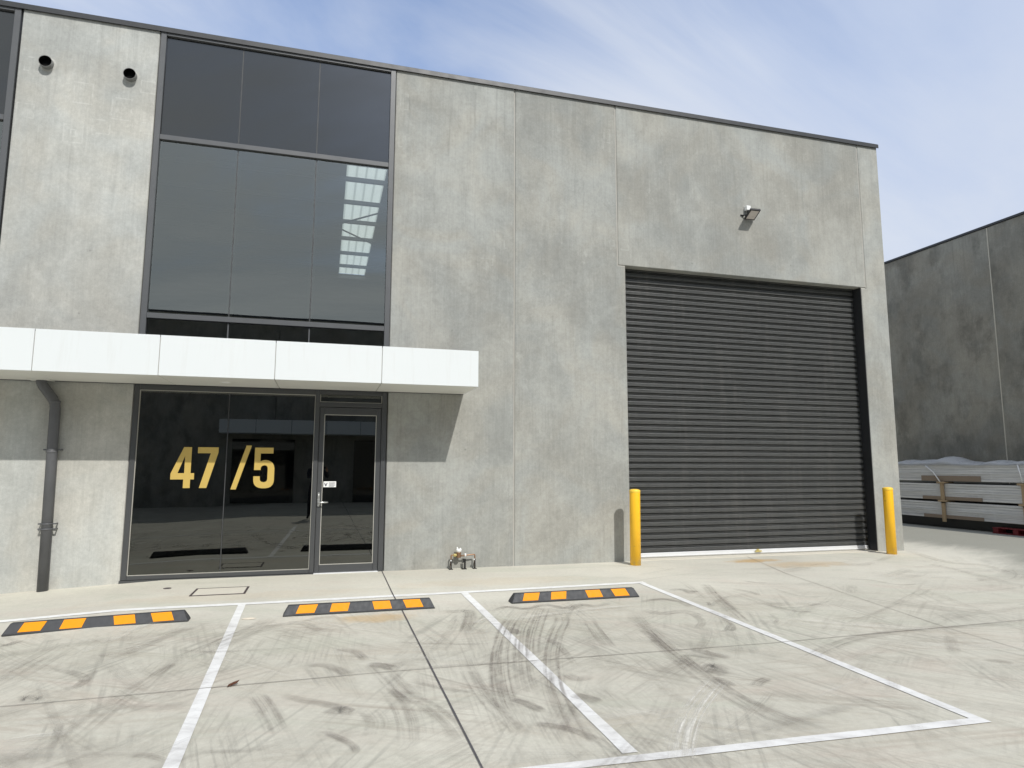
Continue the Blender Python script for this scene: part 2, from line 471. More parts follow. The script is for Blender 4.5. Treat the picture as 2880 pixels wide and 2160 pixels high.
def cladding():
    m, t, out = new_mat('white_composite_cladding')
    v = t.coord()
    c = t.mix(t.noise(v, 1.2, 5), (0.69, 0.725, 0.735, 1), (0.72, 0.75, 0.755, 1))
    g = t.noise(t.mapping(v, (6, 6, 0.5)), 1.6, 6, 0.65)
    c = t.mix(t.math('MULTIPLY', t.step(g, 0.52, 0.75), 0.16), c, (0.50, 0.49, 0.45, 1))
    principled(t, out, c, t.lin(g, 0.3, 0.7, 0.32, 0.46), 0, None, 0.5)
    return m
M['fascia'] = cladding()
M['soffit'] = simple('white_soffit_cladding', (0.70, 0.70, 0.66), 0.5, 0.0, 0.04, 1.5)
M['pipe'] = simple('grey_painted_downpipe', (0.105, 0.108, 0.116), 0.5, 0.0, 0.22, 5, 0.5, 0.05)
def yellow_paint():
    m, t, out = new_mat('safety_yellow_paint')
    v = t.coord(); z = t.sep(v)[2]
    c = t.mix(t.noise(v, 4, 5), (0.88, 0.47, 0.014, 1), (0.97, 0.56, 0.022, 1))
    s = t.noise(t.mapping(v, (9, 9, 2.2)), 2.2, 7, 0.7)
    c = t.mix(t.math('MULTIPLY', t.step(s, 0.60, 0.72), 0.40), c, (0.50, 0.33, 0.10, 1))
    g = t.math('MULTIPLY', t.step(z, 0.16, 0.0), t.step(t.noise(v, 14, 6), 0.35, 0.65))
    c = t.mix(t.math('MULTIPLY', g, 0.5), c, (0.42, 0.34, 0.20, 1))
    k = t.step(t.noise(t.mapping(v, (1, 1, 5)), 11, 3, 0.5), 0.70, 0.74)
    c = t.mix(t.math('MULTIPLY', k, 0.6), c, (0.16, 0.13, 0.09, 1))
    principled(t, out, c, t.lin(s, 0.3, 0.7, 0.32, 0.5), 0, t.bump(t.noise(v, 45, 3), 0.08, 0.003), 0.5)
    return m
M['yellow'] = yellow_paint()
M['capyellow'] = simple('yellow_plastic_cap', (0.93, 0.60, 0.06), 0.4, 0.0, 0.04, 4)
M['rubber'] = simple('recycled_black_rubber', (0.044, 0.046, 0.050), 0.62, 0.0, 0.25, 9, 0.5, 0.15)
M['reflect'] = simple('amber_reflective_tape', (0.78, 0.285, 0.002), 0.6, 0.0, 0.07, 14, 0.25)
M['gold'] = simple('gold_vinyl', (0.54, 0.385, 0.10), 0.45, 0.0, 0.04, 6)
M['white'] = simple('white_plastic', (0.82, 0.83, 0.82), 0.4, 0.0, 0.04, 8)
M['void'] = simple('unlit_black_bore', (0.006, 0.006, 0.006), 0.9, 0, 0.1, 3, 0.1)  # shade of the vent bores put into the colour; mullions share it
M['black'] = simple('black_powder_coat', (0.014, 0.014, 0.015), 0.45, 0.0, 0.2, 8)
M['lens'] = simple('frosted_lamp_glass', (0.60, 0.555, 0.52), 0.3, 0.0, 0.04, 8)
M['copper'] = simple('aged_copper', (0.30, 0.18, 0.11), 0.42, 0.55, 0.2, 20)
M['brass'] = simple('yellow_brass', (0.72, 0.60, 0.24), 0.35, 0.6, 0.15, 20)
M['chrome'] = simple('satin_chrome', (0.72, 0.73, 0.72), 0.28, 0.9, 0.05, 12)
M['joint'] = simple('dark_joint_filler', (0.085, 0.08, 0.085), 0.8, 0.0, 0.3, 7)
M['sawcut'] = simple('saw_cut_in_concrete', (0.25, 0.225, 0.195), 0.85, 0.0, 0.3, 5)
M['cover'] = simple('dark_cover_rim', (0.07, 0.055, 0.055), 0.7, 0.0, 0.3, 9)
M['lid'] = simple('concrete_infill', (0.62, 0.585, 0.50), 0.8, 0.0, 0.1, 9)
M['card'] = simple('brown_cardboard', (0.30, 0.235, 0.18), 0.8, 0.0, 0.1, 6)
M['film'] = simple('white_plastic_film', (0.90, 0.90, 0.90), 0.3, 0.0, 0.04, 4)
M['red'] = simple('dark_red_pallet_paint', (0.16, 0.012, 0.016), 0.6, 0.0, 0.2, 6)
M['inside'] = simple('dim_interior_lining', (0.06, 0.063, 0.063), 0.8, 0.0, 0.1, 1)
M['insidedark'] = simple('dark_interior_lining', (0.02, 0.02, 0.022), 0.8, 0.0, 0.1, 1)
M['spandrel'] = None
M['wrap'] = wrap_mat(); M['wood'] = wood_mat()
M['ground'] = ground_mat(); M['tyre'] = tyre_mat(); M['paint'] = paint_mat()
M['glass_high'] = glass_mat('grey_coated_glass', (0.93, 0.95, 0.93), 2.68, 0.02)
M['glass_low'] = glass_mat('dark_tinted_glass', (0.30, 0.30, 0.33), 1.95, 0.012)
def spandrel():
    m, t, out = new_mat('opaque_spandrel_glass')
    v = t.coord()
    n = t.noise(v, 0.6, 3)
    c = t.mix(n, (0.016, 0.018, 0.018, 1), (0.021, 0.023, 0.023, 1))
    nb = t.bump(t.noise(t.mapping(v, (0.55, 1, 0.8)), 0.9, 2, 0.4), 0.02, 0.05)
    b = principled(t, out, c, 0.02, 0, nb, 0.5); b.inputs['IOR'].default_value = 1.82
    return m
M['spandrel'] = spandrel()
def skylight_mat():
    m, t, out = new_mat('translucent_roof_sheet')
    v = t.coord()
    w = t.math('SINE', t.math('MULTIPLY', t.sep(v)[0], 2*math.pi/0.19))
    c = t.mix(t.step(w, 0.5, 1.0), (0.82, 0.85, 0.82, 1), (0.66, 0.69, 0.66, 1))
    a = t.node('ShaderNodeBsdfTranslucent'); t.put(a.inputs[0], c)
    d = t.node('ShaderNodeBsdfDiffuse'); t.put(d.inputs[0], c)
    mx = t.node('ShaderNodeMixShader'); mx.inputs[0].default_value = 0.25
    t.l.new(a.outputs[0], mx.inputs[1]); t.l.new(d.outputs[0], mx.inputs[2]); t.l.new(mx.outputs[0], out.inputs[0])
    return m
M['skylight'] = skylight_mat()
# ------------------------------------------------------------------ ground
def make_ground():
    xs = [-320, -60, -20, -8, -4.4, -4.2, -4.0, -3.6, -3.2, -2.8, -2.4, -2.2, -2.0, -1.8, 0, 8, 20, 60, 320]
    ys = [-320, -60, -20, -8, -4, 0, 4, 12, 40, 320]
    b = bmesh.new()
    g = [[b.verts.new((x, y, gz(x))) for y in ys] for x in xs]
    for i in range(len(xs)-1):
        for j in range(len(ys)-1):
            b.faces.new((g[i][j], g[i+1][j], g[i+1][j+1], g[i][j+1]))
    m = MB(); m.add(b)
    return tag(m.build('ground', M['ground']), kind='structure')
make_ground()

def strip(name, pts, w, mat, dz, ragged=0.0):
    """flat strip following a polyline on the slab"""
    b = bmesh.new()
    P = [Vector((p[0], p[1], 0)) for p in pts]
    Q = []
    for a, c in zip(P, P[1:]):
        n = max(1, int((c-a).length/0.25))
        for k in range(n): Q.append(a.lerp(c, k/n))
    Q.append(P[-1])
    prev = None
    for i, p in enumerate(Q):
        d = (Q[min(i+1, len(Q)-1)] - Q[max(i-1, 0)]).normalized()
        nrm = Vector((-d.y, d.x, 0))
        l = p + nrm*(w/2 + random.uniform(-ragged, ragged)); r = p - nrm*(w/2 + random.uniform(-ragged, ragged))
        cur = (b.verts.new((l.x, l.y, gz(l.x)+dz)), b.verts.new((r.x, r.y, gz(r.x)+dz)))
        if prev: b.faces.new((prev[0], prev[1], cur[1], cur[0]))
        prev = cur
    bmesh.ops.recalc_face_normals(b, faces=b.faces[:])
    for f in b.faces:
        if f.normal.z < 0: f.normal_flip()
    m = MB(); m.add(b)
    return tag(m.build(name, mat), kind='structure')

strip('parking_line', [(-9.0, -1.955), (-0.77, -1.935), (1.66, -1.90), (4.10, -1.835)], 0.118, M['paint'], 0.004, 0.002)
strip('parking_line', [(-0.805, -1.995), (-0.683, -6.09), (-0.62, -8.0)], 0.078, M['paint'], 0.004, 0.002)
strip('parking_line', [(1.670, -1.955), (1.612, -6.545)], 0.084, M['paint'], 0.004, 0.002)
strip('parking_line', [(4.04, -1.89), (3.836, -6.648)], 0.084, M['paint'], 0.004, 0.002)
strip('parking_line', [(-7.0, -6.50), (1.16, -6.60), (3.873, -6.69)], 0.078, M['paint'], 0.0048, 0.002)
strip('expansion_joint', [(0.86, -0.02), (0.838, -1.92), (0.845, -2.75), (0.818, -6.5), (0.80, -20)], 0.012, M['joint'], 0.0056, 0.001)
strip('control_joint', [(-8, -5.0), (-1.894, -4.88), (0.549, -4.80), (3.75, -4.86), (6.79, -4.78), (14, -4.7)], 0.0075, M['sawcut'], 0.0054, 0.001)
strip('control_joint', [(6.95, 0.0), (6.381, -1.732), (5.713, -4.853), (5.40, -8.0)], 0.0065, M['sawcut'], 0.0052, 0.001)
strip('control_joint', [(-4.2, -8.0), (-3.95, -1.0), (-3.9, -0.05)], 0.0065, M['sawcut'], 0.0052, 0.001)

# ---- tyre marks: curved ribbons of thin rubber film left on the slab
RIB = [
([(2.084, -2.982), (1.75, -3.648), (1.527, -4.235), (1.373, -4.725), (1.26, -5.183), (1.181, -5.606), (1.159, -5.908)], 0.2, 0.75, 't'),
([(2.288, -2.885), (1.983, -3.548), (1.807, -3.968), (1.61, -4.565), (1.451, -5.144), (1.359, -5.58)], 0.2, 0.6, 't'),
([(2.437, -3.027), (2.33, -3.557), (2.095, -4.046), (1.883, -4.521), (1.716, -4.975), (1.582, -5.401), (1.494, -5.799), (1.431, -6.165), (1.38, -6.497)], 0.2, 0.6, 't'),
([(2.337, -3.0), (2.084, -3.575), (1.838, -4.187), (1.667, -4.695)], 0.16, 0.6, 't'),
([(1.155, -4.441), (1.087, -5.045), (1.082, -5.426), (1.102, -5.76), (1.134, -5.994), (1.15, -6.173)], 0.18, 0.5, 't'),
([(1.202, -5.574), (1.279, -5.669), (1.325, -5.77), (1.357, -5.864)], 0.1, 0.75, 's'),
([(1.217, -6.032), (1.322, -6.076), (1.41, -6.16), (1.475, -6.263), (1.517, -6.383)], 0.09, 0.7, 's'),
([(3.092, -3.495), (2.925, -4.199), (2.806, -4.773), (2.734, -5.202), (2.682, -5.528), (2.65, -5.817), (2.654, -6.047), (2.683, -6.295), (2.764, -6.562)], 0.2, 0.75, 't'),
([(2.57, -3.622), (2.44, -4.212), (2.356, -4.65)], 0.18, 0.55, 't'),
([(2.752, -5.614), (2.528, -5.823), (2.299, -6.056), (2.12, -6.266), (1.945, -6.501), (1.775, -6.767)], 0.2, 0.85, 'l'),
([(2.796, -5.37), (2.839, -5.431), (2.883, -5.537)], 0.16, 0.55, 's'),
([(2.736, -5.542), (2.767, -5.64), (2.772, -5.769)], 0.1, 0.6, 's'),
([(3.008, -4.828), (3.068, -5.021), (3.169, -5.161)], 0.14, 0.7, 's'),
([(2.913, -5.808), (3.004, -5.727), (3.124, -5.671)], 0.1, 0.6, 's'),
([(1.733, -3.033), (1.952, -2.846), (2.104, -2.987), (2.385, -2.859), (2.537, -3.054), (2.73, -2.899)], 0.1, 0.7, 's'),
([(2.51, -3.243), (2.752, -2.958), (2.895, -3.049), (3.121, -2.951)], 0.12, 0.55, 's'),
([(3.456, -2.987), (3.766, -2.902), (3.895, -3.105), (3.858, -3.411)], 0.12, 0.6, 's'),
([(4.393, -2.519), (4.393, -2.648)], 0.1, 0.6, 's'),
([(3.292, -3.358), (3.4, -3.578), (3.678, -3.559), (3.727, -3.848)], 0.16, 0.5, 's'),
([(3.877, -3.888), (3.844, -4.135), (3.713, -4.375), (3.639, -4.317)], 0.06, 0.6, 's'),
([(3.708, -3.661), (3.617, -3.99), (3.412, -4.255)], 0.1, 0.45, 's'),
([(1.75, -5.18), (1.783, -5.326), (1.906, -5.315)], 0.12, 0.5, 's'),
([(1.641, -5.619), (1.7, -5.711), (1.768, -5.804)], 0.14, 0.65, 's'),
([(1.677, -3.707), (1.742, -3.877), (1.686, -4.007)], 0.12, 0.6, 's'),
([(1.928, -4.212), (1.962, -4.418), (1.943, -4.656), (1.9, -5.025)], 0.08, 0.5, 's'),
([(1.249, -2.902), (1.346, -2.928), (1.501, -2.97), (1.42, -3.395), (1.238, -3.956)], 0.16, 0.45, 's'),
([(0.502, -5.104), (0.577, -5.365), (0.678, -5.54), (0.768, -5.863), (0.799, -6.211)], 0.18, 0.4, 't'),
([(0.664, -5.085), (0.778, -5.222), (0.903, -5.338), (1.07, -5.423)], 0.06, 0.45, 's'),
([(0.545, -4.802), (0.893, -4.775), (1.233, -4.792), (1.562, -4.829), (1.656, -4.829)], 0.05, 0.35, 's'),
([(0.609, -3.985), (0.923, -4.103), (1.203, -4.211), (1.432, -4.241)], 0.06, 0.35, 's'),
([(1.773, -5.495), (1.848, -5.714), (1.885, -6.009)], 0.16, 0.35, 't'),
([(2.202, -4.841), (2.268, -5.226), (2.345, -5.524)], 0.16, 0.3, 't'),
([(4.611, -1.866), (4.461, -2.404), (4.188, -3.184)], 0.14, 0.3, 't'),
([(4.789, -2.139), (4.634, -2.518), (4.418, -3.02), (4.167, -3.691), (3.958, -4.247)], 0.16, 0.6, 't'),
([(5.407, -2.078), (5.514, -2.259), (5.661, -2.298)], 0.07, 0.5, 's'),
([(4.754, -3.336), (4.762, -3.655), (4.851, -3.876), (5.028, -3.923)], 0.06, 0.4, 's'),
([(4.479, -3.87), (4.385, -4.114), (4.26, -4.248)], 0.05, 0.5, 's'),
([(4.188, -3.184), (4.104, -3.375)], 0.05, 0.6, 's'),
([(0.425, -4.57), (0.495, -4.927), (0.556, -5.241), (0.641, -5.564)], 0.2, 0.75, 't'),
([(0.367, -4.579), (0.478, -4.635), (0.581, -4.763)], 0.14, 0.6, 's'),
([(-0.085, -4.481), (0.056, -4.52), (0.166, -4.673), (0.23, -4.831)], 0.12, 0.6, 's'),
([(0.132, -4.102), (0.297, -4.206), (0.372, -4.503)], 0.1, 0.5, 's'),
([(-0.38, -5.063), (-0.306, -5.303), (-0.243, -5.552), (-0.184, -5.805)], 0.17, 0.55, 't'),
([(-0.227, -5.105), (-0.088, -5.256), (0.056, -5.368), (0.171, -5.503), (0.19, -5.64)], 0.1, 0.5, 's'),
([(0.067, -5.574), (0.159, -5.5), (0.203, -5.579)], 0.14, 0.45, 's'),
([(0.034, -5.808), (0.138, -5.948), (0.206, -6.072), (0.221, -6.176)], 0.06, 0.7, 's'),
([(-0.606, -5.948), (-0.463, -5.963), (-0.319, -5.978), (-0.176, -5.941)], 0.06, 0.35, 's'),
([(-0.91, -5.888), (-0.833, -5.909), (-0.721, -6.01)], 0.06, 0.5, 's'),
([(-1.626, -4.642), (-1.567, -4.577), (-1.565, -4.429), (-1.643, -4.296), (-1.783, -4.164), (-1.988, -4.035)], 0.09, 0.5, 's'),
([(-1.557, -4.496), (-1.563, -4.318), (-1.581, -4.171)], 0.08, 0.45, 's'),
([(-1.843, -4.774), (-1.798, -4.749), (-1.735, -4.803), (-1.702, -4.775)], 0.14, 0.5, 's'),
([(-1.176, -3.745), (-0.817, -3.901), (-0.446, -3.944), (-0.052, -3.961)], 0.05, 0.45, 's'),
([(-0.957, -3.921), (-0.827, -3.527), (-0.632, -3.155), (-0.45, -2.886)], 0.18, 0.4, 't'),
([(-1.66, -3.947), (-1.536, -3.819), (-1.404, -3.562), (-1.253, -3.135), (-1.036, -2.891)], 0.18, 0.4, 't'),
([(-1.659, -3.813), (-1.567, -3.754)], 0.08, 0.6, 's'),
([(-2.604, -3.108), (-2.539, -3.094), (-2.5, -2.971)], 0.1, 0.7, 's'),
([(-2.267, -3.135), (-2.131, -3.105)], 0.05, 0.5, 's'),
([(-1.125, -4.483), (-1.087, -4.306), (-1.05, -4.166)], 0.1, 0.5, 's'),
([(-2.129, -4.296), (-2.109, -4.168), (-2.087, -3.831), (-2.056, -3.621)], 0.16, 0.3, 't'),
([(-1.335, -5.863), (-1.286, -5.473), (-1.225, -4.98), (-1.111, -4.487), (-0.947, -3.98)], 0.2, 0.25, 't'),
([(-1.315, -5.043), (-0.963, -5.157), (-0.744, -5.148)], 0.14, 0.3, 's'),
([(-0.546, -3.179), (-0.349, -3.077), (-0.158, -3.048), (0.056, -3.491)], 0.14, 0.45, 's'),
([(-0.177, -3.002), (0.093, -2.862), (0.273, -3.082)], 0.12, 0.35, 's'),
([(0.311, -5.508), (0.363, -5.75), (0.335, -5.976)], 0.2, 0.35, 't'),
([(0.476, -5.138), (0.527, -5.497), (0.536, -5.829), (0.506, -6.155)], 0.2, 0.4, 't'),
([(-1.631, -5.539), (-1.514, -5.493), (-1.286, -5.473)], 0.1, 0.5, 'l'),
([(4.11, -2.453), (4.304, -2.439), (4.276, -2.751)], 0.12, 0.55, 's'),
([(4.766, -2.217), (4.566, -2.704), (4.411, -3.141), (4.064, -4.033)], 0.16, 0.4, 't'),
([(4.942, -2.543), (5.017, -2.825), (4.993, -3.005)], 0.08, 0.55, 's'),
([(5.451, -2.611), (5.417, -3.179), (5.746, -3.268)], 0.06, 0.35, 's'),
([(6.758, -2.294), (7.078, -2.459), (7.177, -2.862), (7.578, -2.896)], 0.07, 0.4, 's'),
([(4.722, -3.444), (4.795, -3.671), (5.146, -3.664), (5.623, -3.468)], 0.06, 0.4, 's'),
([(3.625, -5.398), (4.11, -5.133), (4.585, -4.94), (5.231, -4.831), (6.14, -4.845), (6.539, -4.913)], 0.16, 0.5, 't'),
([(4.754, -4.548), (5.555, -4.168), (6.435, -3.686), (7.637, -2.985)], 0.16, 0.3, 't'),
([(5.501, -5.05), (5.212, -5.308), (4.983, -5.549)], 0.12, 0.35, 's'),
([(5.041, -5.731), (5.137, -5.811), (5.174, -5.874)], 0.1, 0.55, 's'),
([(2.742, -5.455), (2.903, -5.304), (2.932, -5.46)], 0.14, 0.6, 's'),
([(2.794, -5.007), (2.929, -5.044), (3.046, -5.186)], 0.08, 0.6, 's'),
([(3.186, -3.433), (2.875, -4.542), (2.785, -5.168), (2.767, -5.414)], 0.2, 0.4, 't'),
([(3.838, -4.14), (3.609, -4.39), (3.546, -4.298)], 0.05, 0.5, 's'),
([(7.276, -3.031), (6.878, -4.025), (6.5, -4.943)], 0.16, 0.25, 't'),
([(9.165, -1.45), (9.037, -2.213), (8.59, -3.382)], 0.16, 0.3, 't'),
([(10.31, -0.001), (9.655, -1.359), (9.86, -1.844), (9.343, -2.82)], 0.2, 0.3, 't'),
]
def catmull(P, n=10):
    P = [Vector((*p, 0)) for p in P]
    if len(P) == 2: return [P[0].lerp(P[1], k/n) for k in range(n+1)]
    Q = [P[0]*2-P[1]] + P + [P[-1]*2-P[-2]]
    out = []
    for i in range(1, len(Q)-2):
        a, b, c, d = Q[i-1:i+3]
        for k in range(n):
            s = k/n
            out.append(0.5*((2*b) + (c-a)*s + (2*a-5*b+4*c-d)*s*s + (3*b-a-3*c+d)*s**3))
    out.append(P[-1]); return out

def tyre_marks():
    b = bmesh.new()
    uvl = b.loops.layers.uv.new('UVMap')
    cl = b.loops.layers.float_color.new('film')
    rib = list(RIB)
    rnd = random.Random(21)
    for k in range(330):       # faint scuffs all over the bays
        x = rnd.uniform(-7, 10.5); y = rnd.uniform(-7.6, -2.95)
        if x > 4.3: y = rnd.uniform(-7.6, -1.0)
        a = R(rnd.choice([90, 75, 60, 45, 120, 135, 150, 10, 165, 30])) + rnd.gauss(0, 0.2)
        L = rnd.uniform(0.3, 2.2); bend = rnd.gauss(0, 0.40)
        if x > 4.3: a = R(rnd.choice([5, 20, 165, 150, 40, 178])) + rnd.gauss(0, 0.2)
        pts = []
        px, py = x - math.cos(a)*L/2, y - math.sin(a)*L/2
        for s in range(5):
            pts.append((px, min(py, -0.6 if x > 4.3 else -2.75))); px += math.cos(a)*L/4; py += math.sin(a)*L/4; a += bend/4
        rib.append((pts, rnd.choice([.05, .07, .10, .16, .20, .24]), rnd.uniform(.08, .28), rnd.choice('tttttssl')))
    for idx, (pts, w, s, kind) in enumerate(rib):
        C = catmull(pts)
        z = 0.0062 + idx*0.00004
        prev = None; acc = 0.0; n = len(C)
        for i, p in enumerate(C):
            d = (C[min(i+1, n-1)] - C[max(i-1, 0)])
            if d.length < 1e-6: continue
            d.normalize(); nrm = Vector((-d.y, d.x, 0))
            if i: acc += (p-C[i-1]).length
            f = i/(n-1)
            fade = min(1.0, f/0.18, (1-f)/0.18)
            ww = w*(0.75+0.25*fade) if kind == 's' else w
            l = p+nrm*ww/2; r = p-nrm*ww/2
            cur = (b.verts.new((l.x, l.y, gz(l.x)+z)), b.verts.new((r.x, r.y, gz(r.x)+z)), acc + idx*3.1, s*fade)
            if prev:
                fc = b.faces.new((prev[1], cur[1], cur[0], prev[0]))
                for lp, (uu, vv, st) in zip(fc.loops, ((1, prev[2], prev[3]), (1, cur[2], cur[3]), (0, cur[2], cur[3]), (0, prev[2], prev[3]))):
                    lp[uvl].uv = (uu, vv)
                    lp[cl] = (min(1, st*(1.25 if kind == 'l' else .74)), 0.85 if kind in 'tl' else 0.25, 1.0 if kind == 'l' else 0.0, 1)
            prev = cur
    me = bpy.data.meshes.new('tyre_marks'); b.to_mesh(me); b.free()
    me.materials.append(M['tyre'])
    o = link(bpy.data.objects.new('tyre_marks', me))
    return tag(o, 'dark curved tyre marks and scuffs over the pale parking slab', 'tyre marks', kind='stuff')
tyre_marks()

# ------------------------------------------------------- the main warehouse
W = empty('warehouse', (2.9, 0, 0))
tag(W, 'grey precast concrete warehouse unit with white canopy and charcoal roller door', 'warehouse')
WL = Vector((2.9, 0, 0))
def part(mb, name, mat, parent=W):
    """parts are modelled in world coordinates: shift them back under their root"""
    o = mb.build(name, mat, parent)
    if parent == W:
        o.location = -WL
    return o
TH = 0.17; TOP = 7.772; G2 = 0.008
def wpanel(pts, mat='panel', y0=0.0):
    m = MB(); m.prism_xz(pts, y0, y0+TH, 0.010)
    return part(m, 'wall_panel', M[mat])
def rect(x0, x1, z0, z1): return [(x0, z0), (x1, z0), (x1, z1), (x0, z1)]
wpanel(rect(-4.225, -2.515, -0.3, TOP), 'panel_marked')
wpanel(rect(0.885, 2.843-G2, -0.3, TOP))
wpanel([(2.843+G2, -0.3), (4.80, -0.3), (4.80, 4.888-G2), (4.665-G2, 4.888-G2), (4.665-G2, TOP), (2.843+G2, TOP)])
wpanel(rect(4.665+G2, 9.800-G2, 4.888+G2, TOP))
wpanel([(9.685, -0.3), (10.280, -0.3), (10.280, TOP), (9.800+G2, TOP), (9.800+G2, 4.888-G2), (9.685, 4.888-G2)])
wpanel(rect(-9.6, -7.61, -0.3, TOP))
wpanel(rect(-7.595, -4.24, -0.3, 2.60))       # wall below the neighbouring window
def seal(x0, x1, z0, z1):
    part(MB().box(x0, x1, 0.012, 0.06, z0, z1), 'panel_joint', M['seal'])
seal(2.843-G2, 2.843+G2, 0, TOP-.01); seal(4.665-G2, 4.665+G2, 4.9, TOP-.01); seal(9.800-G2, 9.800+G2, 4.9, TOP-.01)
seal(-4.24, -4.225, -.2, 2.6)
seal(4.665-G2, 4.80, 4.888-G2, 4.888+G2); seal(9.685, 9.800-G2, 4.888-G2, 4.888+G2)
# parapet flashing
part(MB().box(-9.6, 10.295, -0.028, 0.22, TOP+0.003, TOP+0.065, 0.006).box(-9.6, 10.295, -0.034, -0.024, TOP-0.018, TOP+0.050),
     'parapet_flashing', M['steel'])
# side wall, back wall, roof with a translucent strip, first-floor slab and lining
part(MB().box(10.10, 10.278, TH+0.004, 26, -0.3, TOP-0.005), 'side_wall', M['panel'])
part(MB().box(-9.6, 10.09, 25.8, 26, -0.3, TOP-0.01).box(-9.78, -9.61, 0.01, 26, -.3, TOP-0.01), 'rear_wall', M['inside'])
part(MB().box(-9.6, 0.22, 0.23, 25.79, 7.30, 7.40).box(1.0, 10.09, 0.23, 25.79, 7.30, 7.40)
     .box(0.22, 1.0, 0.23, 1.6, 7.30, 7.40).box(0.22, 1.0, 10.5, 25.79, 7.30, 7.40), 'roof', M['inside'])
part(MB().box(0.21, 1.01, 1.59, 10.51, 7.41, 7.416), 'roof_light', M['skylight'])
pm = MB()
for i in range(8): pm.box(-4.0, 3.0, 1.95+i*1.2, 2.02+i*1.2, 7.215, 7.295)
pm.tube([(1.1, 4.4, 7.13), (0.1, 5.5, 7.13)], 0.02, 8).tube([(1.1, 6.8, 7.13), (0.1, 5.7, 7.13)], 0.02, 8)
part(pm, 'purlin', M['alu'])
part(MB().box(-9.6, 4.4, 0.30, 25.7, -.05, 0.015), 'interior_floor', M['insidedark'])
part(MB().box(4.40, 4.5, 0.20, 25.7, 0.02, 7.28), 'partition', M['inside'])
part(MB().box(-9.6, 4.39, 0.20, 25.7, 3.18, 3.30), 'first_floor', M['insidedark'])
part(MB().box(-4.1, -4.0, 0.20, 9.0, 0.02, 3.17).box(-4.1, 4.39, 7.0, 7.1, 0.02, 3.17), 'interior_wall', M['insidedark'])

# ---- tall window over the canopy
def tall_window(x0, x1, mull, low=2.63):
    """x0..x1 outer frame; mull: x of the two mullions"""
    fr = MB()
    fr.box(x0, x0+0.075, -0.012, 0.10, low, 7.765, 0.004).box(x1-0.078, x1, -0.012, 0.10, low, 7.765, 0.004)
    for z0, z1 in ((6.125, 6.20), (3.525, 3.60), (7.715, 7.765), (low, low+0.06)):
        fr.box(x0+0.076, x1-0.079, -0.010, 0.098, z0, z1, 0.004)
    f = part(fr, 'window', M['alu'])
    edges = [x0+0.077] + list(mull) + [x1-0.080]
    for i in range(3):
        a, c = edges[i]+(0.0072 if i else 0), edges[i+1]-(0.0072 if i < 2 else 0)
        part(MB().box(a, c, 0.030, 0.038, 6.202, 7.713), 'spandrel_pane', M['spandrel'], f)
        part(MB().box(a, c, 0.030, 0.036, 3.602, 6.123), 'pane', M['glass_high'], f)
        part(MB().box(a, c, 0.030, 0.036, low+.062, 3.523), 'lower_pane', M['glass_low'], f)
    for x in mull:
        part(MB().box(x-0.007, x+0.007, 0.026, 0.040, 6.202, 7.713), 'glazing_joint', M['silicone'], f)
        part(MB().box(x-0.007, x+0.007, 0.028, 0.0365, 3.602, 6.123), 'glazing_joint', M['silicone'], f)
        part(MB().box(x-0.030, x+0.030, 0.037, 0.12, 3.602, 6.123), 'mullion', M['void'], f)
        part(MB().box(x-0.009, x+0.009, 0.026, 0.10, low+.062, 3.523), 'lower_mullion', M['alu'], f)
    return f
tall_window(-2.50, 0.878, (-1.383, -0.280))
tall_window(-7.59, -4.245, (-6.48, -5.36))
# blind wall just behind the lowest strip of panes (edge of the first floor)
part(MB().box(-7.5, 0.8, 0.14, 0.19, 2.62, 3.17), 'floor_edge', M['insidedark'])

# ---- ground-floor shop window, fixed panes with a thin centre mullion
sw = MB()
sw.box(-2.505, -2.440, -0.012, 0.10, 0.012, 2.600, 0.004).box(-0.150, -0.088, -0.012, 0.10, 0.012, 2.600, 0.004)
sw.box(-2.439, -0.151, -0.010, 0.098, 0.012, 0.062, 0.004).box(-2.439, -0.151, -0.010, 0.098, 2.530, 2.600, 0.004)
sw.box(-2.52, -0.085, -0.030, 0.09, -0.04, 0.009, 0.003)
sw = part(sw, 'shop_window', M['alu_dark'])
part(MB().box(-2.436, -1.318, 0.024, 0.030, 0.066, 2.526), 'pane', M['glass_low'], sw)
part(MB().box(-1.302, -0.154, 0.024, 0.030, 0.066, 2.526), 'pane', M['glass_low'], sw)
part(MB().box(-1.315, -1.305, 0.018, 0.036, 0.066, 2.526).box(-1.318, -1.302, 0.037, 0.09, 0.066, 2.526), 'mullion', M['alu_dark'], sw)
gb = MB()
gb.box(-2.4385, -2.430, 0.004, 0.022, 0.0645, 2.5285).box(-0.1585, -0.1515, 0.004, 0.022, 0.0645, 2.5285)
gb.box(-2.4295, -0.159, 0.004, 0.022, 0.0645, 0.073).box(-2.4295, -0.159, 0.004, 0.022, 2.521, 2.5285)
part(gb, 'glazing_bead', M['gasket'], sw)
N4 = [(-1.851, 1.758), (-1.752, 1.758), (-1.752, 1.404), (-1.706, 1.404), (-1.706, 1.319), (-1.752, 1.319), (-1.752, 1.202), (-1.838, 1.202), (-1.838, 1.319), (-2.0, 1.319), (-2.0, 1.398)]
H4 = [(-1.832, 1.640), (-1.914, 1.404), (-1.832, 1.404)]
N7 = [(-1.675, 1.758), (-1.414, 1.758), (-1.414, 1.685), (-1.543, 1.202), (-1.637, 1.202), (-1.510, 1.676), (-1.675, 1.676)]
NS = [(-1.054, 1.788), (-0.984, 1.788), (-1.166, 1.180), (-1.236, 1.180)]
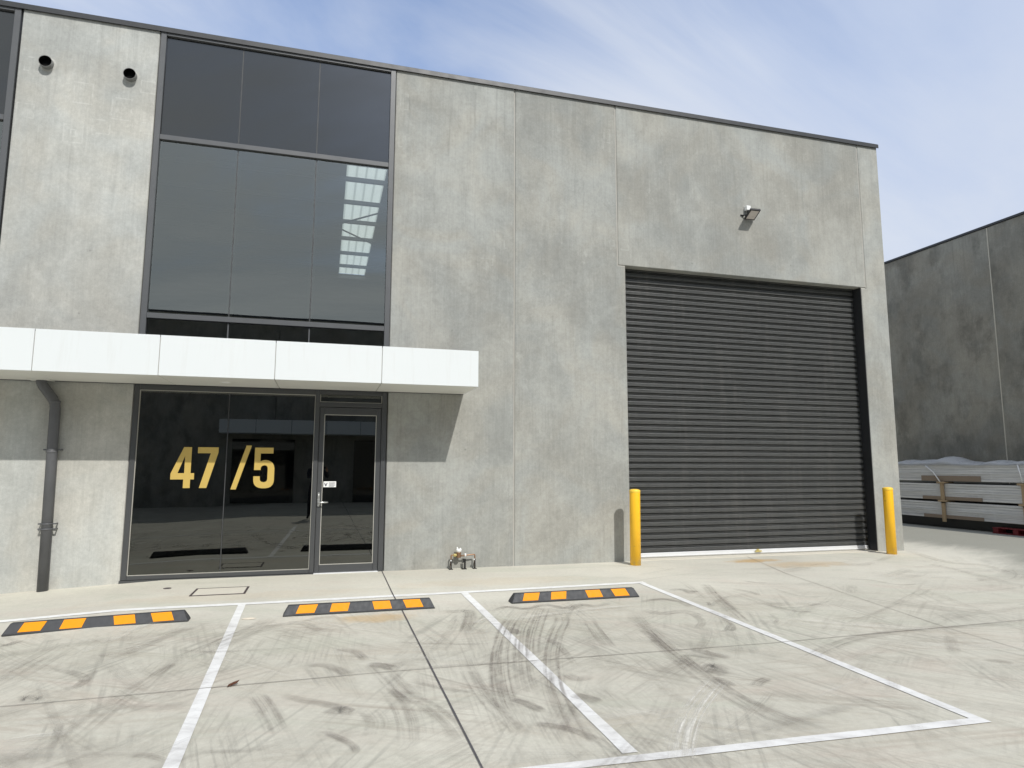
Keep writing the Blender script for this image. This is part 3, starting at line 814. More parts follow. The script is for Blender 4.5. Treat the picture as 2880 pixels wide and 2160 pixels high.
N5 = [(-0.940, 1.760), (-0.695, 1.760), (-0.695, 1.679), (-0.862, 1.679), (-0.862, 1.568), (-0.838, 1.580), (-0.800, 1.587), (-0.760, 1.583), (-0.724, 1.566),
      (-0.698, 1.545), (-0.682, 1.515), (-0.672, 1.474), (-0.672, 1.302), (-0.676, 1.272), (-0.688, 1.242), (-0.715, 1.213), (-0.745, 1.200), (-0.785, 1.194), (-0.832, 1.194), (-0.868, 1.201),
      (-0.900, 1.215), (-0.922, 1.236), (-0.936, 1.262), (-0.945, 1.303), (-0.945, 1.360), (-0.860, 1.360), (-0.860, 1.318), (-0.853, 1.298), (-0.838, 1.284), (-0.808, 1.278), (-0.782, 1.283), (-0.767, 1.298), (-0.761, 1.322),
      (-0.761, 1.470), (-0.766, 1.492), (-0.780, 1.508), (-0.806, 1.514), (-0.832, 1.508), (-0.848, 1.492), (-0.854, 1.470), (-0.854, 1.447), (-0.941, 1.447)]
for pts, hol in ((N4, [H4]), (N7, []), (NS, []), (N5, [])):
    part(MB().prism_xz(pts, 0.0205, 0.0235, 0, hol), 'number', M['gold'], sw)

# ---- entry door with top light
ef = MB()
ef.box(0.800, 0.872, -0.012, 0.11, -0.03, 2.600, 0.004).box(-0.087, 0.799, -0.010, 0.108, 2.540, 2.600, 0.004)
ef.box(-0.087, 0.799, -0.010, 0.108, 2.362, 2.428, 0.004)
ef = part(ef, 'door_frame', M['alu_dark'])
part(MB().box(-0.082, 0.796, 0.030, 0.036, 2.430, 2.538), 'top_light', M['glass_low'], ef)
tb = MB(); tb.box(-0.086, -0.078, 0.006, 0.026, 2.4295, 2.5385).box(0.790, 0.798, 0.006, 0.026, 2.4295, 2.5385).box(-0.077, 0.789, 0.006, 0.026, 2.4295, 2.437)
part(tb, 'glazing_bead', M['gasket'], ef)
dr = MB()
dr.box(-0.084, -0.018, 0.006, 0.052, 0.012, 2.356, 0.004).box(0.726, 0.796, 0.006, 0.052, 0.012, 2.356, 0.004)
dr.box(-0.0175, 0.7255, 0.008, 0.050, 0.012, 0.118, 0.004).box(-0.0175, 0.7255, 0.008, 0.050, 2.250, 2.356, 0.004)
dr = part(dr, 'entry_door', M['alu_dark'])
part(MB().box(-0.015, 0.723, 0.024, 0.030, 0.121, 2.247), 'pane', M['glass_low'], dr)
db = MB(); db.box(-0.0175, -0.009, 0.010, 0.022, 0.1185, 2.2495).box(0.717, 0.7255, 0.010, 0.022, 0.1185, 2.2495).box(-0.0085, 0.7165, 0.010, 0.022, 0.1185, 0.127).box(-0.0085, 0.7165, 0.010, 0.022, 2.241, 2.2495)
part(db, 'glazing_bead', M['gasket'], dr)
hd = MB(); hd.box(-0.072, -0.040, -0.004, 0.006, 0.934, 1.128, 0.003)
hd.tube([(-0.056, -0.004, 0.992), (-0.056, -0.058, 0.992)], 0.010, 12).tube([(-0.056, -0.052, 0.992), (-0.02, -0.056, 0.990), (0.075, -0.056, 0.992)], 0.010, 12).lathe([(0.001, 0), (0.012, 0), (0.012, 0.03), (0.001, 0.03)], 16, (-0.056, -0.010, 1.075))
part(hd, 'handle', M['chrome'], dr)
stk = part(MB().box(0.002, 0.178, 0.0205, 0.0235, 1.204, 1.286), 'sticker', M['white'], dr)
em = MB()   # small black winged emblem and grey lettering lines printed on the sticker
em.prism_xz([(0.014, 1.258), (0.022, 1.272), (0.030, 1.252), (0.036, 1.240), (0.050, 1.268), (0.060, 1.262), (0.052, 1.246), (0.046, 1.226), (0.034, 1.216), (0.022, 1.232)], 0.0190, 0.0203)
for i, (a, c) in enumerate(((0.076, 0.168), (0.076, 0.160), (0.076, 0.166), (0.076, 0.150))):
    em.box(a, c, 0.0190, 0.0203, 1.262-i*0.016, 1.269-i*0.016)
o = part(em, 'sticker_print', simple('grey_print', (0.10, 0.10, 0.12), 0.6), dr)
part(MB().box(-0.09, 0.800, -0.045, 0.06, -0.03, 0.010, 0.003), 'door_sill', M['mill'], dr)

# ---- roller door
def curtain():
    b = bmesh.new()
    p = 0.1064; z = 0.095; prof = []
    while z < 4.90:
        # broad shallow-curved band with a rounded lip, then a deep narrow valley with a small rib in it
        for dz, dy in ((0.0, 0.026), (0.002, 0.008), (0.008, 0.002), (0.016, 0.0), (0.040, 0.0005), (0.056, 0.001), (0.063, 0.003), (0.069, 0.008), (0.073, 0.015),
                       (0.076, 0.027), (0.081, 0.028), (0.083, 0.014), (0.088, 0.010), (0.093, 0.014), (0.096, 0.028), (0.104, 0.028)):
            prof.append((z+dz, 0.205+dy))
        z += p
    L = [b.verts.new((4.78, y, zz)) for zz, y in prof]; Rr = [b.verts.new((9.70, y, zz)) for zz, y in prof]
    for i in range(len(prof)-1):
        f = b.faces.new((L[i], Rr[i], Rr[i+1], L[i+1])); f.smooth = False
    bmesh.ops.solidify(b, geom=b.faces[:], thickness=0.0012)
    return b
cu = MB(); cu.add(curtain()); rd = part(cu, 'roller_door', M['curtain'])
part(MB().box(4.70, 4.79, 0.175, 0.30, 0.0, 5.0), 'door_guide', M['guide'], rd)
part(MB().box(9.664, 9.78, 0.173, 0.198, 0.0, 4.99).box(9.715, 9.78, 0.1985, 0.30, 0.0, 4.99), 'door_guide', M['guide'], rd)
part(MB().box(9.670, 9.6835, 0.004, 0.172, 0.0, 4.886), 'jamb_lining', M['guide'], rd)
part(MB().box(4.795, 9.662, 0.194, 0.240, 0.012, 0.092, 0.006).box(4.795, 9.662, 0.180, 0.195, 0.030, 0.044, 0.002), 'bottom_rail', M['mill'], rd)
part(MB().box(7.24, 7.36, 0.150, 0.1795, 0.050, 0.075, 0.004).box(7.27, 7.31, 0.150, 0.179, 0.076, 0.10, 0.004), 'lock', M['brass'], rd)
part(MB().box(4.70, 9.78, 0.305, 0.345, 0.0, 5.6), 'door_backing', M['guide'], rd)
part(MB().tube([(4.6, 0.62, 5.25), (9.9, 0.62, 5.25)], 0.24, 20), 'drum', M['guide'], rd)
part(MB().box(4.795, 9.69, 0.0, 0.30, -0.06, 0.0085), 'door_sill', M['lid'], rd)

# ---- canopy: white cladding panels round a slab, real gaps between them
cn = MB(); cn.box(-9.55, 2.018, -1.008, -0.004, 2.622, 3.085)
cn = part(cn, 'canopy', M['gasket'])
xs = [-9.56, -8.755, -7.40, -6.05, -4.698, -3.346, -2.004, -0.652, 0.702, 2.030]
for a, c in zip(xs, xs[1:]):
    a2, c2 = a+0.004, c-(0.004 if c < 2 else 0)
    part(MB().box(a2, c2, -1.022, -1.009, 2.606, 3.110, 0.002), 'fascia_panel', M['fascia'], cn)
    part(MB().box(a2, min(c2, 2.017), -1.0085, -0.03, 2.606, 2.6195, 0.002), 'soffit_panel', M['soffit'], cn)
part(MB().box(2.0185, 2.0295, -1.0085, -0.004, 2.6065, 3.1095, 0.002), 'end_panel', M['fascia'], cn)
part(MB().box(-9.56, 2.017, -1.0085, -0.004, 3.0865, 3.100), 'canopy_roof', M['steel'], cn)
part(MB().box(-4.22, 2.02, -0.0295, -0.0035, 2.600, 2.6215), 'shadow_trim', M['steel'], cn)
for x in (-1.30, -5.3): part(MB().lathe([(0.001, 0), (0.052, 0), (0.062, 0.004), (0.062, 0.010), (0.001, 0.010)], 28, (x, -0.515, 2.598)), 'downlight', M['white'], cn)

# ---- downpipe with clips
dp = MB(); dp.tube([(-3.57, -0.10, 2.63), (-3.565, -0.10, 2.57), (-3.545, -0.10, 2.53), (-3.425, -0.085, 2.36), (-3.400, -0.082, 2.31), (-3.392, -0.08, 2.24), (-3.356, -0.08, -0.12)], 0.061, 24)
dp = part(dp, 'downpipe', M['pipe'])
for z, x in ((2.325, -3.402), (1.68, -3.384)): part(MB().lathe([(0.062, 0), (0.066, .004), (0.066, .03), (0.062, .034)], 24, (x, -0.081, z-.017)), 'pipe_socket', M['pipe'], dp)
for z, x in ((1.705, -3.384), (0.765, -3.369), (0.700, -3.368)):
    br = MB(); br.lathe([(0.062, 0), (0.066, 0), (0.066, .018), (0.062, .018)], 24, (x, -0.081, z-.009))
    br.box(x-0.100, x-0.064, -0.088, -0.074, z-.009, z+.009, .002).box(x+0.064, x+0.100, -0.088, -0.074, z-.009, z+.009, .002)
    br.box(x-0.098, x-0.086, -0.073, 0.002, z-.008, z+.008).box(x+0.086, x+0.098, -0.073, 0.002, z-.008, z+.008)
    part(br, 'pipe_clip', M['pipe'], dp)
part(MB().box(-3.70, -3.44, -0.20, -0.032, 2.598, 2.6045), 'outlet_plate', M['soffit'], dp)

# ---- two round vent pipes through the left panel
M['vent'] = simple('dull_grey_vent_pipe', (0.20, 0.20, 0.19), 0.5)
for x, z in ((-3.880, 7.008), (-2.846, 7.003)):
    v = MB()
    b = bmesh.new(); n = 32; rings = []
    for r, y in ((0.082, 0.004), (0.082, -0.085), (0.0775, -0.085), (0.0772, -0.0815)):
        rings.append([b.verts.new((x+r*math.cos(2*math.pi*k/n), y, z+r*math.sin(2*math.pi*k/n))) for k in range(n)])
    for A, B2 in zip(rings, rings[1:]):
        for k in range(n):
            f = b.faces.new((A[k], A[(k+1) % n], B2[(k+1) % n], B2[k])); f.smooth = True
    bmesh.ops.recalc_face_normals(b, faces=b.faces[:])
    v.add(b); vo = part(v, 'vent_pipe', M['vent'])
    b = bmesh.new(); rings = []
    for r, y in ((0.0768, -0.0812), (0.0768, -0.0095)):
        rings.append([b.verts.new((x+r*math.cos(2*math.pi*k/n), y, z+r*math.sin(2*math.pi*k/n))) for k in range(n)])
    for k in range(n): b.faces.new((rings[0][k], rings[0][(k+1) % n], rings[1][(k+1) % n], rings[1][k]))
    b.faces.new(rings[1])  # black disc stands in for the shade deep inside the pipe
    v = MB(); v.add(b); part(v, 'vent_bore', M['void'], vo)
    c = bmesh.new(); bmesh.ops.create_cone(c, cap_ends=True, segments=28, radius1=0.108, radius2=0.088, depth=0.008, matrix=Matrix.Translation((x, -0.004, z)) @ Matrix.Rotation(R(90), 4, 'X'))
    cm = MB(); cm.add(c); part(cm, 'mortar_collar', M['panel_marked'], vo)

# ------------------------------------------------------------- flood light
FL = Vector((7.23, 0.0, 6.0))
fl = empty('floodlight', FL)
tag(fl, 'small black floodlight with white junction box on the wall above the roller door', 'light')
def fpart(mb, n, m): return mb.build(n, m, fl, -FL)
fpart(MB().box(7.187, 7.272, -0.080, -0.002, 6.122, 6.207, 0.006, 2), 'junction_box', M['white'])
quad = [Vector(p) for p in ((7.165, -0.03, 5.955), (7.368, -0.03, 5.957), (7.326, -0.285, 6.046), (7.122, -0.285, 6.040))]
nr = (quad[1]-quad[0]).cross(quad[3]-quad[0]).normalized()
if nr.z < 0: nr = -nr
fpart(MB().prism(quad, nr*0.032), 'lamp_housing', M['black'])
cen = sum(quad, Vector())/4
ins = [cen + (p-cen)*0.80 - nr*0.0015 for p in quad]
fpart(MB().prism(ins, nr*0.004), 'lamp_glass', M['lens'])
fb = MB(); fb.box(7.215, 7.245, -0.075, -0.045, 6.03, 6.121, 0.003).box(7.10, 7.168, -0.012, -0.002, 6.02, 6.05, .002).tube([(7.12, -0.01, 6.035), (7.20, -0.06, 6.03), (7.24, -0.10, 6.02)], 0.011, 8)
fpart(fb, 'bracket', M['black'])

# ------------------------------------------------------------ steel bollards
def bollard():
    r = empty('bollard')
    MB().lathe([(0.0825, -0.15), (0.0825, 1.125), (0.0815, 1.128)], 40).build('post', M['yellow'], r)
    MB().lathe([(0.0845, 1.105), (0.0855, 1.108), (0.0855, 1.135), (0.080, 1.146), (0.060, 1.155), (0.030, 1.160), (0.0, 1.161)], 40).build('cap', M['capyellow'], r)
    return r
b1 = bollard(); b1.location = (4.690, -0.385, 0); b1.rotation_euler = (0, R(0.6), 0)
tag(b1, 'yellow steel bollard at the left end of the roller door', 'bollard', 'yellow bollards beside the roller door')
b2 = copy_tree(b1); b2.location = (9.640, -0.345, 0); b2.rotation_euler = (0, R(-0.2), 1)
tag(b2, 'yellow steel bollard in front of the concrete corner pier', 'bollard')

# -------------------------------------------------------------- wheel stops
def wheel_stop():
    r = empty('wheel_stop')
    L = 0.772; l = 0.722
    b = bmesh.new()
    prof = [(-0.078, 0.0), (-0.078, 0.018), (-0.022, 0.098), (0.034, 0.098), (0.078, 0.030), (0.078, 0.0)]
    def sec(x, k):    # end bevels: the top is shorter than the foot
        return [b.verts.new((x*(1 - k*(z/0.098)), y, z)) for y, z in prof]
    A = sec(-L, 1-l/L); B = sec(L, 1-l/L)
    for i in range(len(prof)):
        b.faces.new((A[i], A[(i+1) % 6], B[(i+1) % 6], B[i]))
    b.faces.new(A[::-1]); b.faces.new(B)
    bmesh.ops.recalc_face_normals(b, faces=b.faces[:])
    bmesh.ops.bevel(b, geom=b.edges[:], offset=0.006, segments=2, profile=0.5, affect='EDGES')
    m = MB(); m.add(b)
    # raised rims that frame the reflective tapes
    m.build('body', M['rubber'], r)
    n = Vector((0, -0.080, 0.056)).normalized()
    def sl(x, t): return Vector((x, -0.078 + 0.056*t, 0.018 + 0.080*t)) + n*0.0012
    for x0, x1, sk in ((-0.645, -0.465, .034), (-0.315, -0.135, .022), (0.135, 0.315, -.022), (0.465, 0.645, -.034)):
        q = [sl(x0, 0.07), sl(x1, 0.07), sl(x1+sk, 0.97), sl(x0+sk, 0.97)]
        MB().prism(q, n*0.0025).build('reflector', M['reflect'], r)
    return r
ws = wheel_stop(); ws.location = (0.425, -2.640, 0.001)
tag(ws, 'black rubber wheel stop with amber patches, crossed by the dark slab joint', 'wheel stop', 'wheel stops in the parking bays')
w2 = copy_tree(ws); w2.location = (-1.985, -2.625, -0.016); w2.rotation_euler = (0, R(-1.25), R(1.0))
tag(w2, 'black rubber wheel stop with amber patches below the 47/5 window, nearest the downpipe', 'wheel stop')
w3 = copy_tree(ws); w3.location = (2.818, -2.632, 0.001); w3.rotation_euler = (0, 0, R(-0.6))
tag(w3, 'black rubber wheel stop with amber patches in the bay nearest the roller door', 'wheel stop')

# ------------------------------------------------- covers, valve, litter
def acc_cover():
    r = empty('access_cover', (-1.148, -1.075, gz(-1.148)))
    tag(r, 'rectangular dark-rimmed access cover set in the slab before the shop window', 'access cover')
    m = MB(); w = 0.025
    m.box(-.305, -.305+w, -.245, .245, -.02, .006).box(.305-w, .305, -.245, .245, -.02, .006).box(-.305+w, .305-w, -.245, -.245+w, -.02, .006).box(-.305+w, .305-w, .245-w, .245, -.02, .006)
    m.build('rim', M['cover'], r)
    MB().box(-.279, .279, -.219, .219, -.02, .0045).build('lid', M['lid'], r)
acc_cover()
dl = MB(); dl.lathe([(0.0, 0.006), (0.038, 0.006), (0.046, 0.004), (0.048, -0.02)], 28)
dl = dl.build('drain_lid', M['cover'], None, (-1.805, -0.70, gz(-1.805)))
tag(dl, 'small round dark drain lid in the slab left of the rectangular cover', 'drain lid')

VL = Vector((2.03, -0.10, 0.0))
va = empty('backflow_valve', VL)
tag(va, 'copper and brass water valve on short legs at the foot of the wall', 'water valve')
def vp(mb, n, m): return mb.build(n, m, va, -VL)
y = -0.085
vp(MB().tube([(1.855, y, 0.0), (1.855, y, 0.190), (1.858, y, 0.200), (1.868, y, 0.204), (1.95, y, 0.204)], 0.010, 10), 'inlet_pipe', M['copper'])
vp(MB().tube([(1.98, y, 0.190), (2.07, y, 0.190), (2.10, y, 0.197), (2.195, y, 0.204), (2.208, y, 0.202), (2.213, y, 0.190), (2.213, y, 0.0)], 0.010, 10), 'outlet_pipe', M['copper'])
vp(MB().lathe([(0.030, 0.165), (0.036, 0.175), (0.036, 0.235), (0.039, 0.238), (0.039, 0.246), (0.0, 0.246)], 24, (1.968, y, 0)), 'valve_body', M['copper'])
vp(MB().lathe([(0.040, 0.246), (0.040, 0.285), (0.034, 0.292), (0.0, 0.292)], 24, (1.970, y, 0)).box(1.936, 1.954, y-.012, y+.012, 0.285, 0.318, .003).box(1.985, 2.004, y-.012, y+.012, 0.285, 0.303, .003), 'valve_cap', M['white'])
vp(MB().tube([(1.885, y-.012, 0.203), (1.900, y-.012, 0.203), (1.935, y-.012, 0.203)], [0.016, 0.024, 0.020], 14).box(1.893, 1.935, y-.04, y-.03, 0.198, 0.216, .003), 'brass_union', M['brass'])
vp(MB().tube([(2.068, y-.01, 0.180), (2.068, y-.01, 0.222)], 0.013, 10), 'white_tag', M['white'])
for x, zz in ((1.848, .118), (2.197, .125)): vp(MB().tube([(x, y-.028, zz), (x, y-.028, zz+.02)], 0.009, 8), 'white_tag', M['white'])
for x, d in ((1.855, 0.0), (2.213, 0.0)):
    vp(MB().tube([(x, y-.015, 0.004), (x, y-.015, 0.14)], 0.009, 8).tube([(x-.02, y+.03, 0.004), (x-.004, y, 0.13)], 0.005, 6).box(x-.035, x+.025, y-.05, y+.02, 0.0, 0.007, .002), 'support_leg', M['black'])
vp(MB().box(2.050, 2.076, y-.012, y+.008, 0.006, 0.145, .003).box(2.036, 2.0495, y-.010, y+.006, 0.09, 0.15, .003).box(2.01, 2.085, y-.06, y+.02, 0.0, 0.008, .002), 'support_leg', M['black'])

lf = MB()
b = bmesh.new()
L = [(0, 0, 0), (.03, .018, .012), (.075, .02, .02), (.12, .004, .03), (.085, -.014, .012), (.035, -.016, .006)]
vs = [b.verts.new(p) for p in L]; c = b.verts.new((.06, .002, .004))
for i in range(6): b.faces.new((vs[i], vs[(i+1) % 6], c))
bmesh.ops.solidify(b, geom=b.faces[:], thickness=0.0015)
lf.add(b); lf = lf.build('leaf', simple('dry_brown_leaf', (0.16, 0.065, 0.035), 0.7, 0, 0.3, 30), None, (-0.585, -4.86, 0.006))
lf.rotation_euler = (0, 0, R(35))
tag(lf, 'single curled brown leaf lying beside the second white bay line', 'leaf')
lf.scale = (.8, .8, .8)
ch = MB(); b = bmesh.new(); bmesh.ops.create_icosphere(b, subdivisions=2, radius=0.05)
for v in b.verts: v.co = Vector((v.co.x*1.3*(1+.3*math.sin(9*v.co.y+3)), v.co.y*.6*(1+.3*math.cos(40*v.co.x)), max(0, v.co.z)*.25))
ch.add(b); ch = ch.build('concrete_chip', simple('pale_mortar', (0.62, 0.56, 0.46), .8), None, (-0.66, -2.72, 0.004))
tag(ch, 'pale flat mortar chip on the slab left of the middle wheel stop', 'chip')

# ------------------------------------------- neighbouring warehouse at right
X2 = 16.6; T2 = 7.80
N = empty('warehouse', (X2, 3.0, 0)); NL = Vector((X2, 3.0, 0))
tag(N, 'neighbouring warehouse side wall of dark weathered concrete, in shade at the right', 'warehouse')
def npart(mb, n, m): return mb.build(n, m, N, -NL)
ys = [-14.0, -8.0, -2.2, 2.80, 6.4, 12.0, 20.0, 30.0]
for a, c in zip(ys, ys[1:]):
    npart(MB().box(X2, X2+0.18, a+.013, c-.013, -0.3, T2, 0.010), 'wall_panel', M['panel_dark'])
for yv in ys[1:-1]: npart(MB().box(X2+0.001, X2+0.06, yv-.0128, yv+.0128, -.2, T2-.01), 'panel_joint', M['lid'])
npart(MB().box(X2-0.03, X2+0.24, -14, 30, T2+.003, T2+.065, .006), 'parapet_flashing', M['steel'])
npart(MB().box(X2+.19, X2+24, -13.9, 29.9, 7.2, 7.3).box(X2+23.8, X2+24, -13.9, 29.9, -.3, 7.19).box(X2+.19, X2+23.7, -13.9, -13.7, -.3, 7.19).box(X2+.19, X2+23.7, 29.7, 29.9, -.3, 7.19), 'roof', M['inside'])

# ---------------------------------------- board packs stacked on bearers
XF = 15.15
def board_pack(cover=False):
    """one wrapped pack of long boards, front face at local x = 0, along y"""
    r = empty('board_pack')
    H = 0.405; Y0, Y1 = -3.7, 2.3; D = 1.1
    b = bmesh.new()
    rnd = random.Random(5)
    # courses of boards, each set slightly in or out
    m = MB(); nl = 7
    for k in range(nl):
        dx = rnd.uniform(0, 0.012); dy = rnd.uniform(-.02, .02)
        m.box(dx, D-dx, Y0+dy, Y1+dy, k*H/nl+.001, (k+1)*H/nl-.001, 0.004)
    m.build('boards', M['wrap'], r)
    MB().box(-0.006, -0.0005, -0.98, 0.66, 0.0, 0.135 if cover else 0.085).build('cardboard_guard', M['card'], r)
    for yb in ((0.05, -2.0) if not cover else ()):
        bt = MB(); bt.box(-0.050, -0.007, yb-0.045, yb+0.045, -0.085, H+0.05, .004).box(-0.075, 0.25, yb-0.10, yb+0.12, H+0.006, H+0.052, .004)
        bt.build('batten', M['wood'], r)
    if cover:
        c = bmesh.new(); ny, nx = 70, 6
        g = []
        for i in range(ny+1):
            yv = Y0+(Y1-Y0)*i/ny
            row = []
            for j in range(nx+1):
                s = j/nx; xx = -0.012 + s*(D+.02)
                zz = H + .012 + 0.20*max(0, math.sin(math.pi*s))**0.6*(.55+.30*math.sin(yv*2.1+.6)+.18*math.sin(yv*4.9+1.0)+.10*math.sin(yv*9.7))
                if j == 0: zz = H - .015
                row.append(c.verts.new((xx, yv, zz)))
            g.append(row)
        for i in range(ny):
            for j in range(nx):
                f = c.faces.new((g[i][j], g[i][j+1], g[i+1][j+1], g[i+1][j])); f.smooth = True
        bmesh.ops.solidify(c, geom=c.faces[:], thickness=.002)
        cm = MB(); cm.add(c); cm.build('plastic_cover', M['film'], r)
        sm = MB(); sm.tube([(-0.02, 0.50, H-.02), (-0.025, .28, H-.18), (-.06, 0.07, -0.02)], 0.014, 6); sm.build('strap', M['film'], r)
        sm = MB().tube([(-0.02, -1.90, H), (-.03, -1.95, .2), (-.05, -2.0, 0.0)], 0.014, 6); sm.build('strap', M['film'], r)
    return r
packs = []
lab = ['lowest white-wrapped pack of boards in the stack by the dark wall',
       'middle white-wrapped pack of boards in the stack by the dark wall',
       'top white-wrapped pack of boards under a loose wavy plastic cover']
for k, z in enumerate((0.24, 0.70, 1.17)):
    p = board_pack(k == 2)
    p.location = (XF, 3.35, z)
    tag(p, lab[k], 'board pack', 'wrapped board packs stacked at the side')
for xo, lb in ((0.12, 'long black support painting the shaded gap under the front of the lowest board pack'), (0.80, 'long black support painting the shaded gap under the back of the lowest board pack')):
    m = MB().box(0, .12, -3.6, 2.2, 0, 0.236, .004).build('shade_bearer', M['black'], None, (XF+xo, 3.35, 0.001))  # bearers blackened and run lengthwise to stand in for shade under the stack
    tag(m, lb, 'shade_bearer')
pl = empty('pallet', (XF-0.12, 2.08, 0))
tag(pl, 'dark red timber pallet lying under the end of the board stack', 'pallet')
PD = MB()
for k in range(6): PD.box(-.05, .22, -.02-k*.2-.16, -.02-k*.2, .118, .138, .003)
PD.build('deck', M['red'], pl)
for xx in (-.05, .10):
    for yy in (-.16, -.62, -1.14): MB().box(xx, xx+.10, yy, yy+.12, .022, .117, .003).build('block', M['red'], pl)
for xx in (-.05, .10): MB().box(xx, xx+.10, -1.18, -.02, .001, .021, .003).build('runner', M['red'], pl)

# --------------------------- warehouse across the yard (seen in the glass)
YO = -19.0
O = empty('warehouse', (0, YO, 0)); OL = Vector((0, YO, 0))
tag(O, 'warehouse across the yard with a pale canopy, seen only reflected in dark glass', 'warehouse')
def opart(mb, n, m): return mb.build(n, m, O, -OL)
for a, c in zip((-26, -20, -14, -8, -2, 4, 10, 16), (-20, -14, -8, -2, 4, 10, 16, 22)):
    opart(MB().box(a+.009, c-.009, YO-.18, YO, -.3, 7.7, .01), 'wall_panel', M['panel_dark'])
opart(MB().box(-26, 22, YO-.24, YO+.03, 7.703, 7.77, .006), 'parapet_flashing', M['steel'])
opart(MB().box(-26, 22, YO-14, YO-.19, 7.1, 7.2).box(-26, 22, YO-14, YO-13.8, -.3, 7.09).box(-26, -25.8, YO-13.7, YO-.19, -.3, 7.09).box(21.8, 22, YO-13.7, YO-.19, -.3, 7.09), 'roof', M['inside'])
oc = opart(MB().box(-4.0, 7.6, YO+.005, YO+1.0, 2.80, 3.34, .004), 'canopy', M['fascia'])
for x in (-2.65, -1.3, 0.05, 1.4, 2.75, 4.1, 5.45, 6.8):
    o2 = MB().box(x-.006, x+.006, YO+1.0005, YO+1.004, 2.80, 3.34).build('panel_joint', M['steel'], oc)
for x in (-3.6, 1.2, 5.0): opart(MB().box(x, x+2.4, YO+.003, YO+.05, .02, 2.6, .004), 'shop_window', M['spandrel'])

# ------------------------------------------------ the person with the phone
def person():
    root = empty('person', (-0.22, -10.25, 0))
    tag(root, 'person in dark trousers standing in the yard holding up a phone, reflected in the glass', 'person')
    J = {  # name: (pos, radius)
        'pelvis': ((0, 0, .94), .145), 'belly': ((0, .0, 1.10), .135), 'chest': ((0, -.01, 1.30), .155), 'neck0': ((0, -.01, 1.47), .075), 'neck': ((0, .0, 1.53), .055),
        'chin': ((0, .03, 1.60), .075), 'head': ((0, .015, 1.68), .095), 'crown': ((0, .0, 1.755), .07), 'nose': ((0, .115, 1.655), .018),
        'hipL': ((-.10, 0, .90), .105), 'kneeL': ((-.14, .02, .50), .062), 'calfL': ((-.15, .0, .36), .058), 'ankL': ((-.16, -.01, .09), .040), 'toeL': ((-.19, .15, .035), .035),
        'hipR': ((.10, 0, .90), .105), 'kneeR': ((.14, .02, .50), .062), 'calfR': ((.15, .0, .36), .058), 'ankR': ((.15, -.01, .09), .040), 'toeR': ((.18, .15, .035), .035),
        'shL': ((-.19, -.01, 1.42), .062), 'elL': ((-.20, .06, 1.16), .045), 'wrL': ((.10, .17, 1.40), .028), 'haL': ((.145, .20, 1.455), .032),
        'shR': ((.19, -.01, 1.42), .062), 'elR': ((.34, .04, 1.17), .045), 'wrR': ((.315, .17, 1.40), .028), 'haR': ((.285, .20, 1.455), .032)}
    E = [('pelvis', 'belly'), ('belly', 'chest'), ('chest', 'neck0'), ('neck0', 'neck'), ('neck', 'chin'), ('chin', 'head'), ('head', 'crown'), ('head', 'nose'),
         ('pelvis', 'hipL'), ('hipL', 'kneeL'), ('kneeL', 'calfL'), ('calfL', 'ankL'), ('ankL', 'toeL'), ('pelvis', 'hipR'), ('hipR', 'kneeR'), ('kneeR', 'calfR'), ('calfR', 'ankR'), ('ankR', 'toeR'),
         ('chest', 'shL'), ('shL', 'elL'), ('elL', 'wrL'), ('wrL', 'haL'), ('chest', 'shR'), ('shR', 'elR'), ('elR', 'wrR'), ('wrR', 'haR')]
    for s, sx in (('L', 1), ('R', -1)):      # five fingers closing on the edge of the phone
        hx = J['ha'+s][0][0]
        for k in range(4):
            J['f%d%s' % (k, s)] = ((hx+sx*.018, .232, 1.435+k*.021), .0085); J['g%d%s' % (k, s)] = ((hx+sx*.040, .238, 1.437+k*.021), .007)
            E += [('ha'+s, 'f%d%s' % (k, s)), ('f%d%s' % (k, s), 'g%d%s' % (k, s))]
        J['t'+s] = ((hx+sx*.03, .19, 1.48), .010); E.append(('ha'+s, 't'+s))
    names = list(J); idx = {n: i for i, n in enumerate(names)}
    me = bpy.data.meshes.new('body')
    me.from_pydata([J[n][0] for n in names], [(idx[a], idx[c]) for a, c in E], [])
    o = link(bpy.data.objects.new('body', me), root)
    sk = o.modifiers.new('skin', 'SKIN'); sk.use_smooth_shade = True
    for i, n in enumerate(names):
        me.skin_vertices[0].data[i].radius = (J[n][1], J[n][1]*(.78 if n in ('chest', 'belly', 'pelvis') else 1.0))
    me.skin_vertices[0].data[0].use_root = True
    sb = o.modifiers.new('sub', 'SUBSURF'); sb.levels = sb.render_levels = 2
    m, t, out = new_mat('clothed_figure')
    z = t.sep(t.coord())[2]
    yv = t.sep(t.coord())[1]
    c = t.mix(t.step(z, .945, .95), (.018, .02, .03, 1), (.035, .04, .055, 1))
    skin = t.math('MAXIMUM', t.step(z, 1.515, 1.525), t.step(yv, .165, .175))
    skin = t.math('MULTIPLY', skin, t.step(z, .2, .3))
    c = t.mix(skin, c, (.48, .29, .20, 1))
    c = t.mix(t.step(z, .10, .09), c, (.03, .03, .03, 1))
    principled(t, out, c, .75, 0, None, .3)
    me.materials.append(m)
    hb = bmesh.new(); bmesh.ops.create_uvsphere(hb, u_segments=20, v_segments=14, radius=.103)
    for v in hb.verts: v.co = Vector((v.co.x, v.co.y*1.05-.012, v.co.z*.95+1.715))
    for v in [v for v in hb.verts if v.co.y > .045 and v.co.z < 1.745]: hb.verts.remove(v)
    hm = MB(); hm.add(hb); hm.build('hair', simple('dark_hair', (.03, .02, .015), .6), root)
    ph = MB().box(.142, .288, .246, .255, 1.425, 1.50, .004).build('phone', M['black'], None, (-0.22, -10.25, 0))
    tag(ph, 'black phone held sideways in both hands of the person', 'phone')
person()

